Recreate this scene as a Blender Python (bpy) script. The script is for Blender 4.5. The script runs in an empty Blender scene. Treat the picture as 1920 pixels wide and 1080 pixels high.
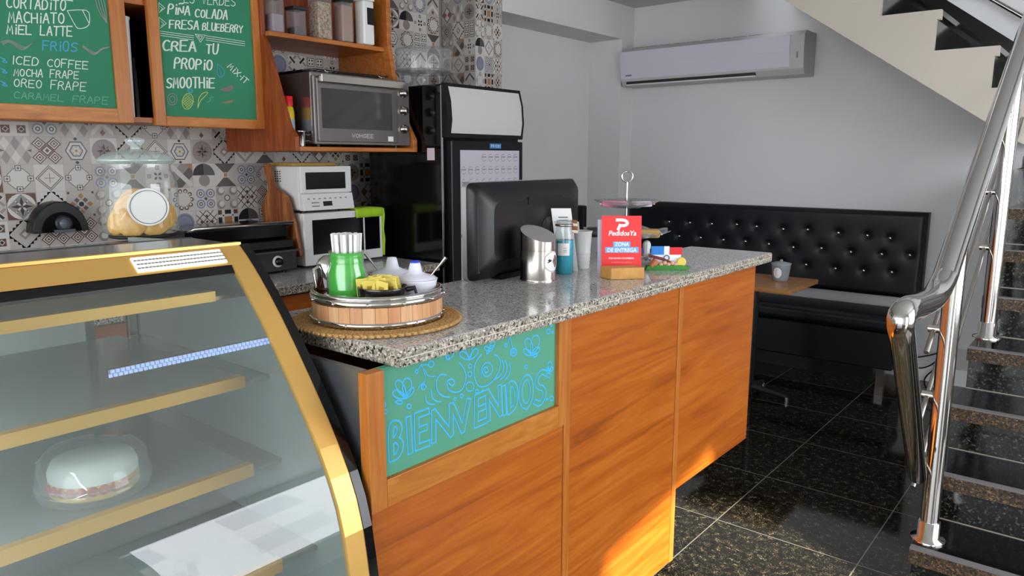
import bpy, bmesh, math, random
from mathutils import Vector, Matrix
random.seed(7)
SC = bpy.context.scene
COL = SC.collection
V = Vector
# ------------------------------------------------------------------ camera
FPX, YAW, PITCH = 1390.0, math.radians(39.4), math.radians(9.9)
CAM = V((0, 0, 1.5))
fwd = V((-math.sin(YAW)*math.cos(PITCH), math.cos(YAW)*math.cos(PITCH), -math.sin(PITCH)))
rgt = V((math.cos(YAW), math.sin(YAW), 0)); upv = rgt.cross(fwd)
cd = bpy.data.cameras.new('camera'); cam = bpy.data.objects.new('camera', cd); COL.objects.link(cam)
cd.sensor_width = 36; cd.lens = FPX/1920*36; cd.clip_start = .02; cd.clip_end = 200
cam.matrix_world = Matrix.Translation(CAM) @ Matrix((rgt, upv, -fwd)).transposed().to_4x4()
SC.camera = cam
# ------------------------------------------------------------------ light and exposure
SC.view_settings.view_transform = 'Standard'; SC.view_settings.look = 'None'
SC.view_settings.gamma = 1; SC.view_settings.exposure = 0.8
w = bpy.data.worlds.new('world'); SC.world = w; w.use_nodes = True
bg = w.node_tree.nodes['Background']
SKY_COL, SKY_STR = (.86, .92, 1.0), 2.6
bg.inputs[0].default_value = (*SKY_COL, 1); bg.inputs[1].default_value = SKY_STR
SUN_AZ, SUN_EL, SUN_STR = math.radians(29.4), math.radians(27), 11.0
def add_light(name, kind, loc, d, energy, color, size=None, size_y=None):
    ld = bpy.data.lights.new(name, kind); o = bpy.data.objects.new(name, ld); COL.objects.link(o)
    o.location = loc; o.rotation_euler = V(d).to_track_quat('-Z', 'Y').to_euler()
    ld.energy = energy; ld.color = color
    if kind == 'AREA':
        ld.shape = 'RECTANGLE'; ld.size = size; ld.size_y = size_y
    return o
sdir = V((-math.cos(SUN_AZ)*math.cos(SUN_EL), math.sin(SUN_AZ)*math.cos(SUN_EL), -math.sin(SUN_EL)))
sun = add_light('sun', 'SUN', (8, -4, 6), sdir, SUN_STR, (1.0, .93, .80)); sun.data.angle = math.radians(1.2)
add_light('fill_storefront', 'AREA', (-.6, -2.9, 1.7), (0, 1, 0), 34, (.94, .95, 1), 4.6, 2.4)  # added area fill at the unseen front opening
add_light('fill_side_window', 'AREA', (1.97, 2.95, 1.55), (-1, 0, 0), 54, (.90, .93, 1), 2.6, 1.9)  # added area fill at the unseen right window, lifts the left wall

# ------------------------------------------------------------------ pixel helpers (1920x1080 frame -> point on a real plane)
def ray(u, v): return rgt*((u-960)/FPX) - upv*((v-540)/FPX) + fwd
def at(u, v, ax, val):
    d = ray(u, v); return CAM + d*((val-CAM[ax])/d[ax])
def face(u, v, P):
    n = V((fwd.x, fwd.y, 0)); d = ray(u, v); return CAM + d*((P-CAM).dot(n)/d.dot(n))
def mpp(P): return (P-CAM).dot(fwd)/FPX
# ------------------------------------------------------------------ materials
def lin(h):
    h = h.lstrip('#'); out = []
    for i in (0, 2, 4):
        c = int(h[i:i+2], 16)/255; out.append(c/12.92 if c <= .04045 else ((c+.055)/1.055)**2.4)
    return tuple(out)
MATS = {}
def mat(name, col, rough=.5, metal=0, spec=.5, coat=0, emit=None, estr=0, alpha=1, trans=0, ior=1.45):
    if name in MATS: return MATS[name]
    m = bpy.data.materials.new(name); m.use_nodes = True
    b = m.node_tree.nodes['Principled BSDF']
    c = lin(col) if isinstance(col, str) else col
    b.inputs['Base Color'].default_value = (*c, 1); b.inputs['Roughness'].default_value = rough
    b.inputs['Metallic'].default_value = metal; b.inputs['Specular IOR Level'].default_value = spec
    b.inputs['Coat Weight'].default_value = coat; b.inputs['IOR'].default_value = ior
    b.inputs['Transmission Weight'].default_value = trans
    if emit:
        b.inputs['Emission Color'].default_value = (*lin(emit), 1); b.inputs['Emission Strength'].default_value = estr
    MATS[name] = m; return m
def NT(m): return m.node_tree.nodes, m.node_tree.links, m.node_tree.nodes['Principled BSDF']
def ramp(n, stops, interp='LINEAR'):
    r = n.new('ShaderNodeValToRGB'); cr = r.color_ramp; cr.interpolation = interp
    while len(cr.elements) < len(stops): cr.elements.new(.5)
    for e, (p, c) in zip(cr.elements, stops):
        e.position = p; e.color = (*(lin(c) if isinstance(c, str) else c), 1)
    return r
def coords(n, l, scale, rot=(0, 0, 0), loc=(0, 0, 0)):
    t = n.new('ShaderNodeTexCoord'); mp = n.new('ShaderNodeMapping'); l.new(t.outputs['Object'], mp.inputs[0])
    mp.inputs['Scale'].default_value = scale; mp.inputs['Rotation'].default_value = rot; mp.inputs['Location'].default_value = loc
    return mp
def wood(name, stops, scale=(30, 2, 30), rough=.4, rot=(0, 0, 0), dist=1.2, coat=.0, bump=.06):
    m = mat(name, '#ffffff', rough, coat=coat); n, l, b = NT(m)
    mp = coords(n, l, scale, rot); no = n.new('ShaderNodeTexNoise'); l.new(mp.outputs[0], no.inputs[0])
    no.inputs['Scale'].default_value = 1; no.inputs['Detail'].default_value = 9; no.inputs['Roughness'].default_value = .62
    no.inputs['Distortion'].default_value = dist
    r = ramp(n, stops); l.new(no.outputs[0], r.inputs[0]); l.new(r.outputs[0], b.inputs['Base Color'])
    bp = n.new('ShaderNodeBump'); bp.inputs['Strength'].default_value = bump; bp.inputs['Distance'].default_value = .004
    l.new(no.outputs[0], bp.inputs['Height']); l.new(bp.outputs[0], b.inputs['Normal'])
    return m
def granite(name, stops, sc=190, rough=.12, sc2=60, spec=.5):
    m = mat(name, '#ffffff', rough, spec=spec); n, l, b = NT(m)
    mp = coords(n, l, (1, 1, 1))
    v = n.new('ShaderNodeTexVoronoi'); v.inputs['Scale'].default_value = sc; l.new(mp.outputs[0], v.inputs[0])
    no = n.new('ShaderNodeTexNoise'); no.inputs['Scale'].default_value = sc2; no.inputs['Detail'].default_value = 4; l.new(mp.outputs[0], no.inputs[0])
    sp = n.new('ShaderNodeSeparateColor'); l.new(v.outputs['Color'], sp.inputs[0])
    mx = n.new('ShaderNodeMix'); mx.inputs[0].default_value = .4; l.new(sp.outputs[0], mx.inputs[2]); l.new(no.outputs[0], mx.inputs[3])
    r = ramp(n, stops, 'CONSTANT'); l.new(mx.outputs[0], r.inputs[0]); l.new(r.outputs[0], b.inputs['Base Color'])
    return m
def thin_glass(name, tint=(.93, .97, .95), ior=1.5, rough=.0, extra=0.0, diff=0.0, dcol=(.8, .85, .83)):
    m = bpy.data.materials.new(name); m.use_nodes = True; n = m.node_tree.nodes; l = m.node_tree.links; n.clear()
    o = n.new('ShaderNodeOutputMaterial'); t = n.new('ShaderNodeBsdfTransparent'); g = n.new('ShaderNodeBsdfGlossy')
    lw = n.new('ShaderNodeLayerWeight'); lw.inputs[0].default_value = .5; pw = n.new('ShaderNodeMath'); pw.operation = 'POWER'; pw.inputs[1].default_value = 4.5
    l.new(lw.outputs['Facing'], pw.inputs[0]); f = n.new('ShaderNodeMath'); f.operation = 'MULTIPLY_ADD'; l.new(pw.outputs[0], f.inputs[0]); f.inputs[1].default_value = .9; f.inputs[2].default_value = .045; mx = n.new('ShaderNodeMixShader')
    t.inputs[0].default_value = (*tint, 1); g.inputs['Roughness'].default_value = rough
    a = n.new('ShaderNodeMath'); a.operation = 'ADD'; a.inputs[1].default_value = extra; a.use_clamp = True
    l.new(f.outputs[0], a.inputs[0]); l.new(a.outputs[0], mx.inputs[0]); l.new(t.outputs[0], mx.inputs[1]); l.new(g.outputs[0], mx.inputs[2])
    out = mx
    if diff > 0:
        d = n.new('ShaderNodeBsdfDiffuse'); d.inputs[0].default_value = (*dcol, 1); m2 = n.new('ShaderNodeMixShader')
        m2.inputs[0].default_value = diff; l.new(mx.outputs[0], m2.inputs[1]); l.new(d.outputs[0], m2.inputs[2]); out = m2
    l.new(out.outputs[0], o.inputs[0]); MATS[name] = m; return m
def plaster(name, col, var=.03, rough=.75):
    m = mat(name, col, rough, spec=.3); n, l, b = NT(m); c = lin(col)
    mp = coords(n, l, (1.3, 1.3, 1.3)); no = n.new('ShaderNodeTexNoise'); no.inputs['Scale'].default_value = 1.5; no.inputs['Detail'].default_value = 5
    l.new(mp.outputs[0], no.inputs[0])
    r = ramp(n, [(.3, tuple(x*(1-var) for x in c)), (.7, tuple(min(1, x*(1+var)) for x in c))]); l.new(no.outputs[0], r.inputs[0]); l.new(r.outputs[0], b.inputs['Base Color'])
    return m

M_WALL = plaster('white_plaster', '#d2d2d2')
M_CEIL = plaster('ceiling_paint', '#c9c9c9')
M_CREAM = plaster('cream_paint', '#beb6aa')
M_WOODC = wood('counter_wood', [(.22, '#7d3c0a'), (.40, '#a45210'), (.55, '#b25f18'), (.78, '#c27228')], (22, 1.4, 22), .38, dist=1.6)
M_WOODV = wood('stile_wood', [(.3, '#a35c1e'), (.5, '#b36b28'), (.7, '#c07c36')], (40, 40, 2.5), .38)
M_WOODF = wood('frame_wood', [(.3, '#a05818'), (.5, '#b66f26'), (.7, '#c88438')], (30, 5, 30), .4)
M_WOODD = wood('cabinet_wood', [(.3, '#6e2f10'), (.5, '#8a4119'), (.7, '#a35526')], (30, 30, 3), .4)
M_SHELF = wood('shelf_wood', [(.3, '#9c5420'), (.5, '#b3682c'), (.7, '#c27a3a')], (30, 3, 30), .4)
M_GRAN = granite('grey_granite', [(0, '#5c5b5b'), (.24, '#9b9998'), (.38, '#c6c4c3'), (.55, '#b3b1b0'), (.68, '#dad8d5'), (.82, '#83817f')], 320, .09)
M_GRANE = granite('granite_rough_edge', [(0, '#2b2824'), (.27, '#7d756a'), (.40, '#b1a899'), (.55, '#8d8577'), (.68, '#cfc6b5'), (.8, '#4a443c')], 210, .45)
M_STEEL = mat('brushed_steel', '#b9b4ac', .22, 1)
M_CHROME = mat('polished_steel', '#d3d0cc', .09, 1)
M_GOLD = mat('gold_mirror', '#e0b262', .3, .45)
M_GOLDM = mat('gold_anodised', '#d0a04a', .35, .35)
M_BLACK = mat('black_plastic', '#0b0b0d', .35)
M_BLACKG = mat('black_gloss', '#08090b', .12)
M_DARK = mat('dark_grey', '#26272a', .4)
M_WHITE = mat('white_plastic', '#e4e4e2', .35)
M_WHITEP = mat('white_paper', '#e8e6e6', .8)
M_CERAM = mat('white_ceramic', '#e2e3ee', .2)
M_LEATHER = mat('black_leatherette', '#0d0f16', .42, spec=.4)
M_LEATHER_NODES = None
M_BOARD = plaster('green_chalkboard', '#33825f', .05, .6)
M_CHALK = mat('white_chalk', '#d5e3d8', .9)
M_CHALKB = mat('blue_chalk', '#4f9fc4', .9)
M_CHALKY = mat('yellow_chalk', '#bccb62', .9)
M_CHALKP = mat('pink_chalk', '#8f8f8e', .9)
M_CHALKF = mat('faint_chalk', '#6aa78b', .9)
M_NEON = mat('turquoise_paint', '#3fb2e6', .6); M_BOARD2 = plaster('welcome_board_green', '#569d82', .04, .6)
M_GLASS = thin_glass('clear_glass', (.95, .98, .97), extra=.03, diff=.05, dcol=(.8, .88, .85))
M_CASEG = thin_glass('case_glass', (.84, .91, .885), 1.5, 0, .05, .08, (.72, .82, .78))  # milky diffuse share stands in for bright outdoor reflections
M_PLAST = thin_glass('clear_plastic', (.93, .94, .95), 1.45, .05, .02, .12, (.75, .78, .8))

# ------------------------------------------------------------------ mesh builder
class MB:
    def __init__(s): s.v = []; s.f = []; s.mi = []; s.sm = []; s.mats = []
    def m(s, mt):
        if mt not in s.mats: s.mats.append(mt)
        return s.mats.index(mt)
    def add(s, vs, fs, mt, smooth=False):
        k = len(s.v); i = s.m(mt); s.v += [V(p) for p in vs]
        for f in fs: s.f.append([a+k for a in f]); s.mi.append(i); s.sm.append(smooth)
        return s
    def box(s, x0, x1, y0, y1, z0, z1, mt):
        p = [(x, y, z) for z in (z0, z1) for y in (y0, y1) for x in (x0, x1)]
        return s.add(p, [(0, 2, 3, 1), (4, 5, 7, 6), (0, 1, 5, 4), (2, 6, 7, 3), (0, 4, 6, 2), (1, 3, 7, 5)], mt)
    def obox(s, o, a, b, c, mt):   # origin + three edge vectors
        o, a, b, c = V(o), V(a), V(b), V(c)
        p = [o+a*i+b*j+c*k for k in (0, 1) for j in (0, 1) for i in (0, 1)]
        fs = [(0, 2, 3, 1), (4, 5, 7, 6), (0, 1, 5, 4), (2, 6, 7, 3), (0, 4, 6, 2), (1, 3, 7, 5)]
        if a.cross(b).dot(c) < 0: fs = [f[::-1] for f in fs]
        return s.add(p, fs, mt)
    def prism(s, poly, o, a, b, c, mt, smooth=False):   # 2D poly in (a,b) at o, extruded by vector c
        o, a, b, c = V(o), V(a), V(b), V(c); n = len(poly)
        area = sum(poly[i][0]*poly[(i+1) % n][1]-poly[(i+1) % n][0]*poly[i][1] for i in range(n))
        if area*a.cross(b).dot(c) < 0: poly = poly[::-1]
        p = [o+a*x+b*y for x, y in poly]+[o+a*x+b*y+c for x, y in poly]
        s.add(p, [tuple(range(n))[::-1], tuple(range(n, 2*n))], mt)
        return s.add(p, [(i, (i+1) % n, (i+1) % n+n, i+n) for i in range(n)], mt, smooth)
    def cyl(s, p0, p1, r0, mt, r1=None, seg=20, cap=True, smooth=True):
        return s.tube([p0, p1], [r0, r0 if r1 is None else r1], mt, seg, cap, smooth)
    def tube(s, path, r, mt, seg=12, cap=True, smooth=True):
        path = [V(p) for p in path]; n = len(path); rs = r if isinstance(r, (list, tuple)) else [r]*n
        T = []
        for i in range(n):
            t = V((0, 0, 0))
            if i: t += (path[i]-path[i-1]).normalized()
            if i < n-1: t += (path[i+1]-path[i]).normalized()
            T.append(t.normalized())
        u = T[0].orthogonal().normalized(); vs = []
        for i in range(n):
            u = (u-T[i]*u.dot(T[i])).normalized(); w_ = T[i].cross(u)
            for k in range(seg):
                a = 2*math.pi*k/seg; vs.append(path[i]+(u*math.cos(a)+w_*math.sin(a))*rs[i])
        fs = [(i*seg+k, i*seg+(k+1) % seg, (i+1)*seg+(k+1) % seg, (i+1)*seg+k) for i in range(n-1) for k in range(seg)]
        s.add(vs, fs, mt, smooth)
        if cap:
            s.add(vs[:seg], [tuple(range(seg))[::-1]], mt); s.add(vs[-seg:], [tuple(range(seg))], mt)
        return s
    def lathe(s, prof, c, mt, seg=32, smooth=True, axis=(0, 0, 1), sx=1, sy=1):
        c = V(c); ax = V(axis).normalized(); u = V((1, 0, 0)) if abs(ax.x) < .9 else V((0, 1, 0))
        u = (u-ax*u.dot(ax)).normalized(); w_ = ax.cross(u); vs = []; n = len(prof)
        for r, z in prof:
            for k in range(seg):
                a = 2*math.pi*k/seg; vs.append(c+ax*z+u*(r*sx*math.cos(a))+w_*(r*sy*math.sin(a)))
        fs = [(i*seg+k, i*seg+(k+1) % seg, (i+1)*seg+(k+1) % seg, (i+1)*seg+k) for i in range(n-1) for k in range(seg)]
        s.add(vs, fs, mt, smooth)
        if prof[0][0] > 1e-4: s.add(vs[:seg], [tuple(range(seg))[::-1]], mt)
        if prof[-1][0] > 1e-4: s.add(vs[-seg:], [tuple(range(seg))], mt)
        return s
    def sphere(s, c, r, mt, seg=16, rings=10):
        rx, ry, rz = r if isinstance(r, (tuple, list)) else (r, r, r)
        pr = [(math.sin(math.pi*i/rings), -math.cos(math.pi*i/rings)*rz) for i in range(rings+1)]
        pr[0] = (0.00005, -rz); pr[-1] = (0.00005, rz)
        return s.lathe(pr, c, mt, seg, sx=rx, sy=ry)
    def torus(s, c, R, r, mt, seg=36, rs=8, axis=(0, 0, 1)):
        c = V(c); ax = V(axis).normalized(); u = ax.orthogonal().normalized(); w_ = ax.cross(u); vs = []
        for k in range(seg):
            a = 2*math.pi*k/seg; d = u*math.cos(a)+w_*math.sin(a)
            for j in range(rs):
                b = 2*math.pi*j/rs; vs.append(c+d*(R+r*math.cos(b))+ax*(r*math.sin(b)))
        fs = [(k*rs+j, ((k+1) % seg)*rs+j, ((k+1) % seg)*rs+(j+1) % rs, k*rs+(j+1) % rs) for k in range(seg) for j in range(rs)]
        return s.add(vs, fs, mt, True)
    def build(s, name, parent=None, bevel=0, local=False, seg=2):
        me = bpy.data.meshes.new(name)
        vs = s.v
        if parent is not None and not local:
            inv = WM[parent.name].inverted(); vs = [inv @ p for p in vs]
        me.from_pydata([tuple(p) for p in vs], [], s.f)
        for mt in s.mats: me.materials.append(mt)
        me.polygons.foreach_set('material_index', s.mi); me.polygons.foreach_set('use_smooth', s.sm); me.update()
        o = bpy.data.objects.new(name, me); COL.objects.link(o)
        if parent is not None: o.parent = parent
        WM[o.name] = WM[parent.name] if parent is not None else Matrix()
        if bevel:
            bm = bmesh.new(); bm.from_mesh(me); bmesh.ops.remove_doubles(bm, verts=bm.verts, dist=1e-5); bm.to_mesh(me); bm.free()
            b = o.modifiers.new('bevel', 'BEVEL'); b.width = bevel; b.segments = seg; b.limit_method = 'ANGLE'; b.angle_limit = math.radians(40); b.harden_normals = False
        return o
WM = {}
def tag(o, label, cat, group=None, kind=None):
    if label: o['label'] = label
    if cat: o['category'] = cat
    if group: o['group'] = group
    if kind: o['kind'] = kind
    return o
def thing(name, label, cat, loc=(0, 0, 0), rz=0, group=None, kind=None, rot=None):
    o = bpy.data.objects.new(name, None); COL.objects.link(o); o.location = loc; o.rotation_euler = rot or (0, 0, rz); o.empty_display_size = .05
    e = o.rotation_euler.to_matrix().to_4x4(); WM[o.name] = Matrix.Translation(V(loc)) @ e
    return tag(o, label, cat, group, kind)
def struct(mb, name, bevel=0, parent=None, label=None, cat='structure'):
    o = mb.build(name, parent, bevel)
    if parent is None: tag(o, label, None, kind='structure')
    return o
def copy_thing(r, loc, rot=None, label=None):
    c = r.copy(); COL.objects.link(c); c.location = loc
    if rot is not None: c.rotation_euler = rot
    if label: c['label'] = label
    for ch in list(r.children):
        d = ch.copy(); COL.objects.link(d); d.parent = c
    return c
# ------------------------------------------------------------------ stroke lettering
G = {
'A': [[(0, 0), (.45, 1), (.55, 1), (1, 0)], [(.2, .38), (.8, .38)]],
'B': [[(0, 0), (0, 1), (.65, 1), (.85, .78), (.6, .54), (0, .54)], [(.6, .54), (1, .28), (.7, 0), (0, 0)]],
'C': [[(1, .85), (.6, 1), (.2, .85), (0, .5), (.2, .12), (.6, 0), (1, .12)]],
'D': [[(0, 0), (0, 1), (.55, 1), (.95, .75), (1, .4), (.75, .05), (0, 0)]],
'E': [[(1, 1), (0, 1), (0, 0), (1, 0)], [(0, .52), (.8, .52)]],
'F': [[(1, 1), (0, 1), (0, 0)], [(0, .52), (.75, .52)]],
'H': [[(0, 0), (0, 1)], [(1, 0), (1, 1)], [(0, .5), (1, .5)]],
'I': [[(.5, 0), (.5, 1)]],
'J': [[(.2, 1), (1, 1)], [(.6, 1), (.6, .1), (.2, 0)]],
'i': [[(.5, 0), (.5, .68)], [(.5, .9), (.5, .98)]],
'L': [[(0, 1), (0, 0), (.9, 0)]],
'M': [[(0, 0), (.15, 1), (.5, .35), (.85, 1), (1, 0)]],
'N': [[(0, 0), (0, 1), (1, 0), (1, 1)]],
'~': [[(0, 0), (0, .85), (1, 0), (1, .85)], [(.1, 1.05), (.4, 1.18), (.6, 1.05), (.9, 1.18)]],
'O': [[(.5, 0), (.15, .12), (0, .5), (.15, .88), (.5, 1), (.85, .88), (1, .5), (.85, .12), (.5, 0)]],
'P': [[(0, 0), (0, 1), (.7, 1), (1, .76), (.7, .5), (0, .5)]],
'R': [[(0, 0), (0, 1), (.7, 1), (.95, .76), (.65, .52), (0, .52)], [(.5, .52), (1, 0)]],
'S': [[(1, .88), (.6, 1), (.15, .9), (.05, .7), (.3, .54), (.75, .45), (1, .25), (.75, .04), (.35, 0), (0, .12)]],
'T': [[(0, 1), (1, 1)], [(.5, 1), (.5, 0)]],
'U': [[(0, 1), (0, .3), (.25, 0), (.75, 0), (1, .3), (1, 1)]],
'V': [[(0, 1), (.5, 0), (1, 1)]], 'X': [[(0, 0), (1, 1)], [(0, 1), (1, 0)]],
'W': [[(0, 1), (.25, 0), (.5, .7), (.75, 0), (1, 1)]],
'Y': [[(0, 1), (.5, .5), (1, 1)], [(.5, .5), (.5, 0)]], '-': [[(.1, .45), (.9, .45)]], ' ': [],
'G': [[(1, .85), (.6, 1), (.2, .85), (0, .5), (.2, .12), (.6, 0), (1, .15), (1, .45), (.6, .45)]],
'K': [[(0, 0), (0, 1)], [(1, 1), (0, .45), (1, 0)]], 'Z': [[(0, 1), (1, 1), (0, 0), (1, 0)]],
}
RK = 0
def ribbon(mb, pts, wd, nrm, mt, rounded=True):
    """flat painted stroke through 3D points lying on one plane with normal nrm"""
    nrm = V(nrm).normalized(); pts = [V(p) for p in pts]; n = len(pts)
    L, R = [], []
    for i in range(n):
        t = V((0, 0, 0))
        if i: t += (pts[i]-pts[i-1]).normalized()
        if i < n-1: t += (pts[i+1]-pts[i]).normalized()
        if t.length < 1e-6: t = pts[min(i+1, n-1)]-pts[max(i-1, 0)]
        t.normalize(); sd = nrm.cross(t)
        k = 1.0
        if 0 < i < n-1:
            c = (pts[i]-pts[i-1]).normalized().dot(t); k = 1/max(c, .7)
        e = V((0, 0, 0))
        if i == 0: e = -t*wd*.4
        if i == n-1: e = t*wd*.4
        L.append(pts[i]+sd*wd/2*k+e); R.append(pts[i]-sd*wd/2*k+e)
    global RK
    RK = (RK+1) % 9; vs = [p+nrm*(RK*.00002+(i % n)*.000004) for i, p in enumerate(L+R)]
    mb.add(vs, [(i, n+i, n+i+1, i+1) for i in range(n-1)], mt)
def smooth2(p, it=2):
    for _ in range(it):
        q = [p[0]]
        for a, b in zip(p, p[1:]):
            q += [tuple(a[k]*.75+b[k]*.25 for k in range(len(a))), tuple(a[k]*.25+b[k]*.75 for k in range(len(a)))]
        q.append(p[-1]); p = q
    return p
CURVY = set('BCDOPRSUGJ~')
def text_px(mb, s, p0, p1, hpx, ax, val, nrm, mt, wd, gw=.74, jit=.04, dbl=0, rough=True):
    """hand lettering: baseline from pixel p0 to p1, cap height in pixels, on plane axis=val"""
    adv = [.5 if c in 'iI' else .3 if c == '-' else 1 for c in s]; n = sum(adv); dx = V((p1[0]-p0[0], p1[1]-p0[1]))/n
    up = V((dx.y, -dx.x)).normalized()*hpx
    for i, ch in enumerate(s):
        b = V(p0)+dx*sum(adv[:i]); ww = gw*adv[i]; sc = random.uniform(.9, 1.08); sk = random.uniform(-jit, jit)
        for st in G.get(ch, []):
            q = smooth2(st, 1) if ch in CURVY and len(st) > 3 else st
            for o in ([0, dbl] if dbl else [0]):
                pts = []
                for x, y in q:
                    pp = b+dx*(x*ww+sk*y+o)+up*(y*sc+o*.1)
                    pts.append(at(pp.x, pp.y, ax, val))
                ribbon(mb, pts, wd, nrm, mt)

# ------------------------------------------------------------------ room
XL, XK, YB, ZC = -3.6, -3.29, 5.6, 2.72
XR, YF = 2.0, -3.0
# floor material: polished black granite tiles with pale joints
m = mat('black_granite_floor', '#0c0c0d', .07, spec=.55); n, l, b = NT(m)
mp = coords(n, l, (1, 1, 1)); vor = n.new('ShaderNodeTexVoronoi'); vor.inputs['Scale'].default_value = 330; l.new(mp.outputs[0], vor.inputs[0])
sp = n.new('ShaderNodeSeparateColor'); l.new(vor.outputs['Color'], sp.inputs[0])
no = n.new('ShaderNodeTexNoise'); no.inputs['Scale'].default_value = 35; no.inputs['Detail'].default_value = 6; l.new(mp.outputs[0], no.inputs[0])
mul = n.new('ShaderNodeMath'); mul.operation = 'MULTIPLY'; l.new(sp.outputs[0], mul.inputs[0]); l.new(no.outputs[0], mul.inputs[1])
r = ramp(n, [(0, '#090908'), (.2, '#100f0d'), (.34, '#211e18'), (.5, '#4c4534'), (.62, '#8f8262')]); l.new(mul.outputs[0], r.inputs[0])
sx = n.new('ShaderNodeSeparateXYZ'); t = n.new('ShaderNodeTexCoord'); l.new(t.outputs['Object'], sx.inputs[0])
def joint(out, off):
    a = n.new('ShaderNodeMath'); a.operation = 'ADD'; a.inputs[1].default_value = off; l.new(out, a.inputs[0])
    q = n.new('ShaderNodeMath'); q.operation = 'PINGPONG'; q.inputs[1].default_value = .2775; l.new(a.outputs[0], q.inputs[0])
    c = n.new('ShaderNodeMath'); c.operation = 'LESS_THAN'; c.inputs[1].default_value = .0022; l.new(q.outputs[0], c.inputs[0]); return c
j1 = joint(sx.outputs[0], 1.18+.555*10); j2 = joint(sx.outputs[1], -2.80+.555*20)
mxm = n.new('ShaderNodeMath'); mxm.operation = 'MAXIMUM'; l.new(j1.outputs[0], mxm.inputs[0]); l.new(j2.outputs[0], mxm.inputs[1])
mix = n.new('ShaderNodeMix'); mix.data_type = 'RGBA'; l.new(mxm.outputs[0], mix.inputs[0]); l.new(r.outputs[0], mix.inputs[6]); mix.inputs[7].default_value = (.22, .2, .17, 1)
l.new(mix.outputs[2], b.inputs['Base Color'])
M_FLOOR = m
struct(MB().box(XL-.2, XR, YF, 6.8, -.1, 0, M_FLOOR), 'floor')
struct(MB().box(XL-.2, XR+.1, YF, 4.6, ZC, ZC+.15, M_CEIL).box(-2.3, XR+.1, 4.6, 6.8, 4.2, 4.35, M_CEIL).box(XL-.2, -2.3, 4.6, 6.8, ZC, ZC+.15, M_CEIL), 'ceiling')
struct(MB().box(-2.3, XR+.1, 4.5, 4.6, ZC+.15, 4.35, M_WALL), 'trim_sun_stop')  # unseen fascia added to stop sun leaking in above the ceiling slab
struct(MB().box(XL-.15, XL, YF, 6.8, 0, 2.9, M_WALL), 'wall_left')
struct(MB().box(XL, XR, YB, YB+.15, 0, 4.3, M_WALL), 'wall_back')
# right wall: wide window, and a door opening shaped to cast the sun patch
D = [(-.02, 0), (1.00, 0), (1.27, .55), (1.27, 1.9), (1.0, 2.02), (.75, 1.98), (.3, 1.93), (-.02, 1.90)]
wr = MB()
def rw(y0, y1, z0, z1): wr.box(XR, XR+.12, y0, y1, z0, z1, M_WALL)
def rp(poly): wr.prism(poly, (XR, 0, 0), (0, 1, 0), (0, 0, 1), (.12, 0, 0), M_WALL)
rw(YF, -.02, 0, 4.3); rw(-.02, 4.3, 2.7, 4.3); rw(1.27, 1.6, 0, 2.7)
rp([(-.02, 2.17), (.3, 2.21), (.74, 2.30), (.82, 2.10), (1.27, 1.86), (1.27, 2.7), (-.02, 2.7)]); rp([(1.0, 0), (1.27, 0), (1.27, .55)])
rw(1.6, 4.3, 0, .5); rw(1.6, 4.3, 2.55, 2.7); rw(4.3, 6.8, 0, 4.3)
struct(wr, 'wall_right')
# beam, column and tiled pilaster along the left wall
struct(MB().box(XL, XK, 3.905, YB-.002, 2.455, ZC, M_WALL), 'trim_1')
struct(MB().box(XL, XK, 5.41, YB, 0, 2.455, M_WALL), 'trim_2')
M_TSTEP = mat('skirting_black', '#0d0d0e', .12)
struct(MB().box(-1.0, XR, YB-.02, YB, 0, .11, M_WHITE), 'baseboard_back')
# pavement outside
struct(MB().box(XR, 16, -14, 14, -.2, -.02, plaster('pavement', '#8d8a84')).box(-12, XR, -14, YF, -.2, -.02, MATS['pavement']), 'floor_outside')

# ------------------------------------------------------------------ patterned wall tiles (pattern is geometry in one mesh)
TC = {k: mat('tile_'+k, c, .35) for k, c in dict(base='#b3ada7', light='#cac6c0', mid='#8d8580', dark='#575150', black='#120f10', brown='#5e3a28', tan='#a87748', blue='#83869a', white='#cdc9c2', rust='#80594a').items()}
def T_circ(cx, cy, r, n=20, a0=0, a1=2*math.pi): return [(cx+r*math.cos(a0+(a1-a0)*i/n), cy+r*math.sin(a0+(a1-a0)*i/n)) for i in range(n)]
def T_rect(x0, y0, x1, y1): return [(x0, y0), (x1, y0), (x1, y1), (x0, y1)]
def T_line(a, b, w_):
    dx, dy = b[0]-a[0], b[1]-a[1]; k = math.hypot(dx, dy); nx, ny = -dy/k*w_/2, dx/k*w_/2
    return [(a[0]+nx, a[1]+ny), (b[0]+nx, b[1]+ny), (b[0]-nx, b[1]-ny), (a[0]-nx, a[1]-ny)]
def T_rot(p, k): 
    for _ in range(k): p = [(-y, x) for x, y in p]
    return p
def R4(c, p): return [(c, T_rot(p, k)) for k in range(4)]
def T_dia(cx, cy, rx, ry): return [(cx-rx, cy), (cx, cy-ry), (cx+rx, cy), (cx, cy+ry)]
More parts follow.
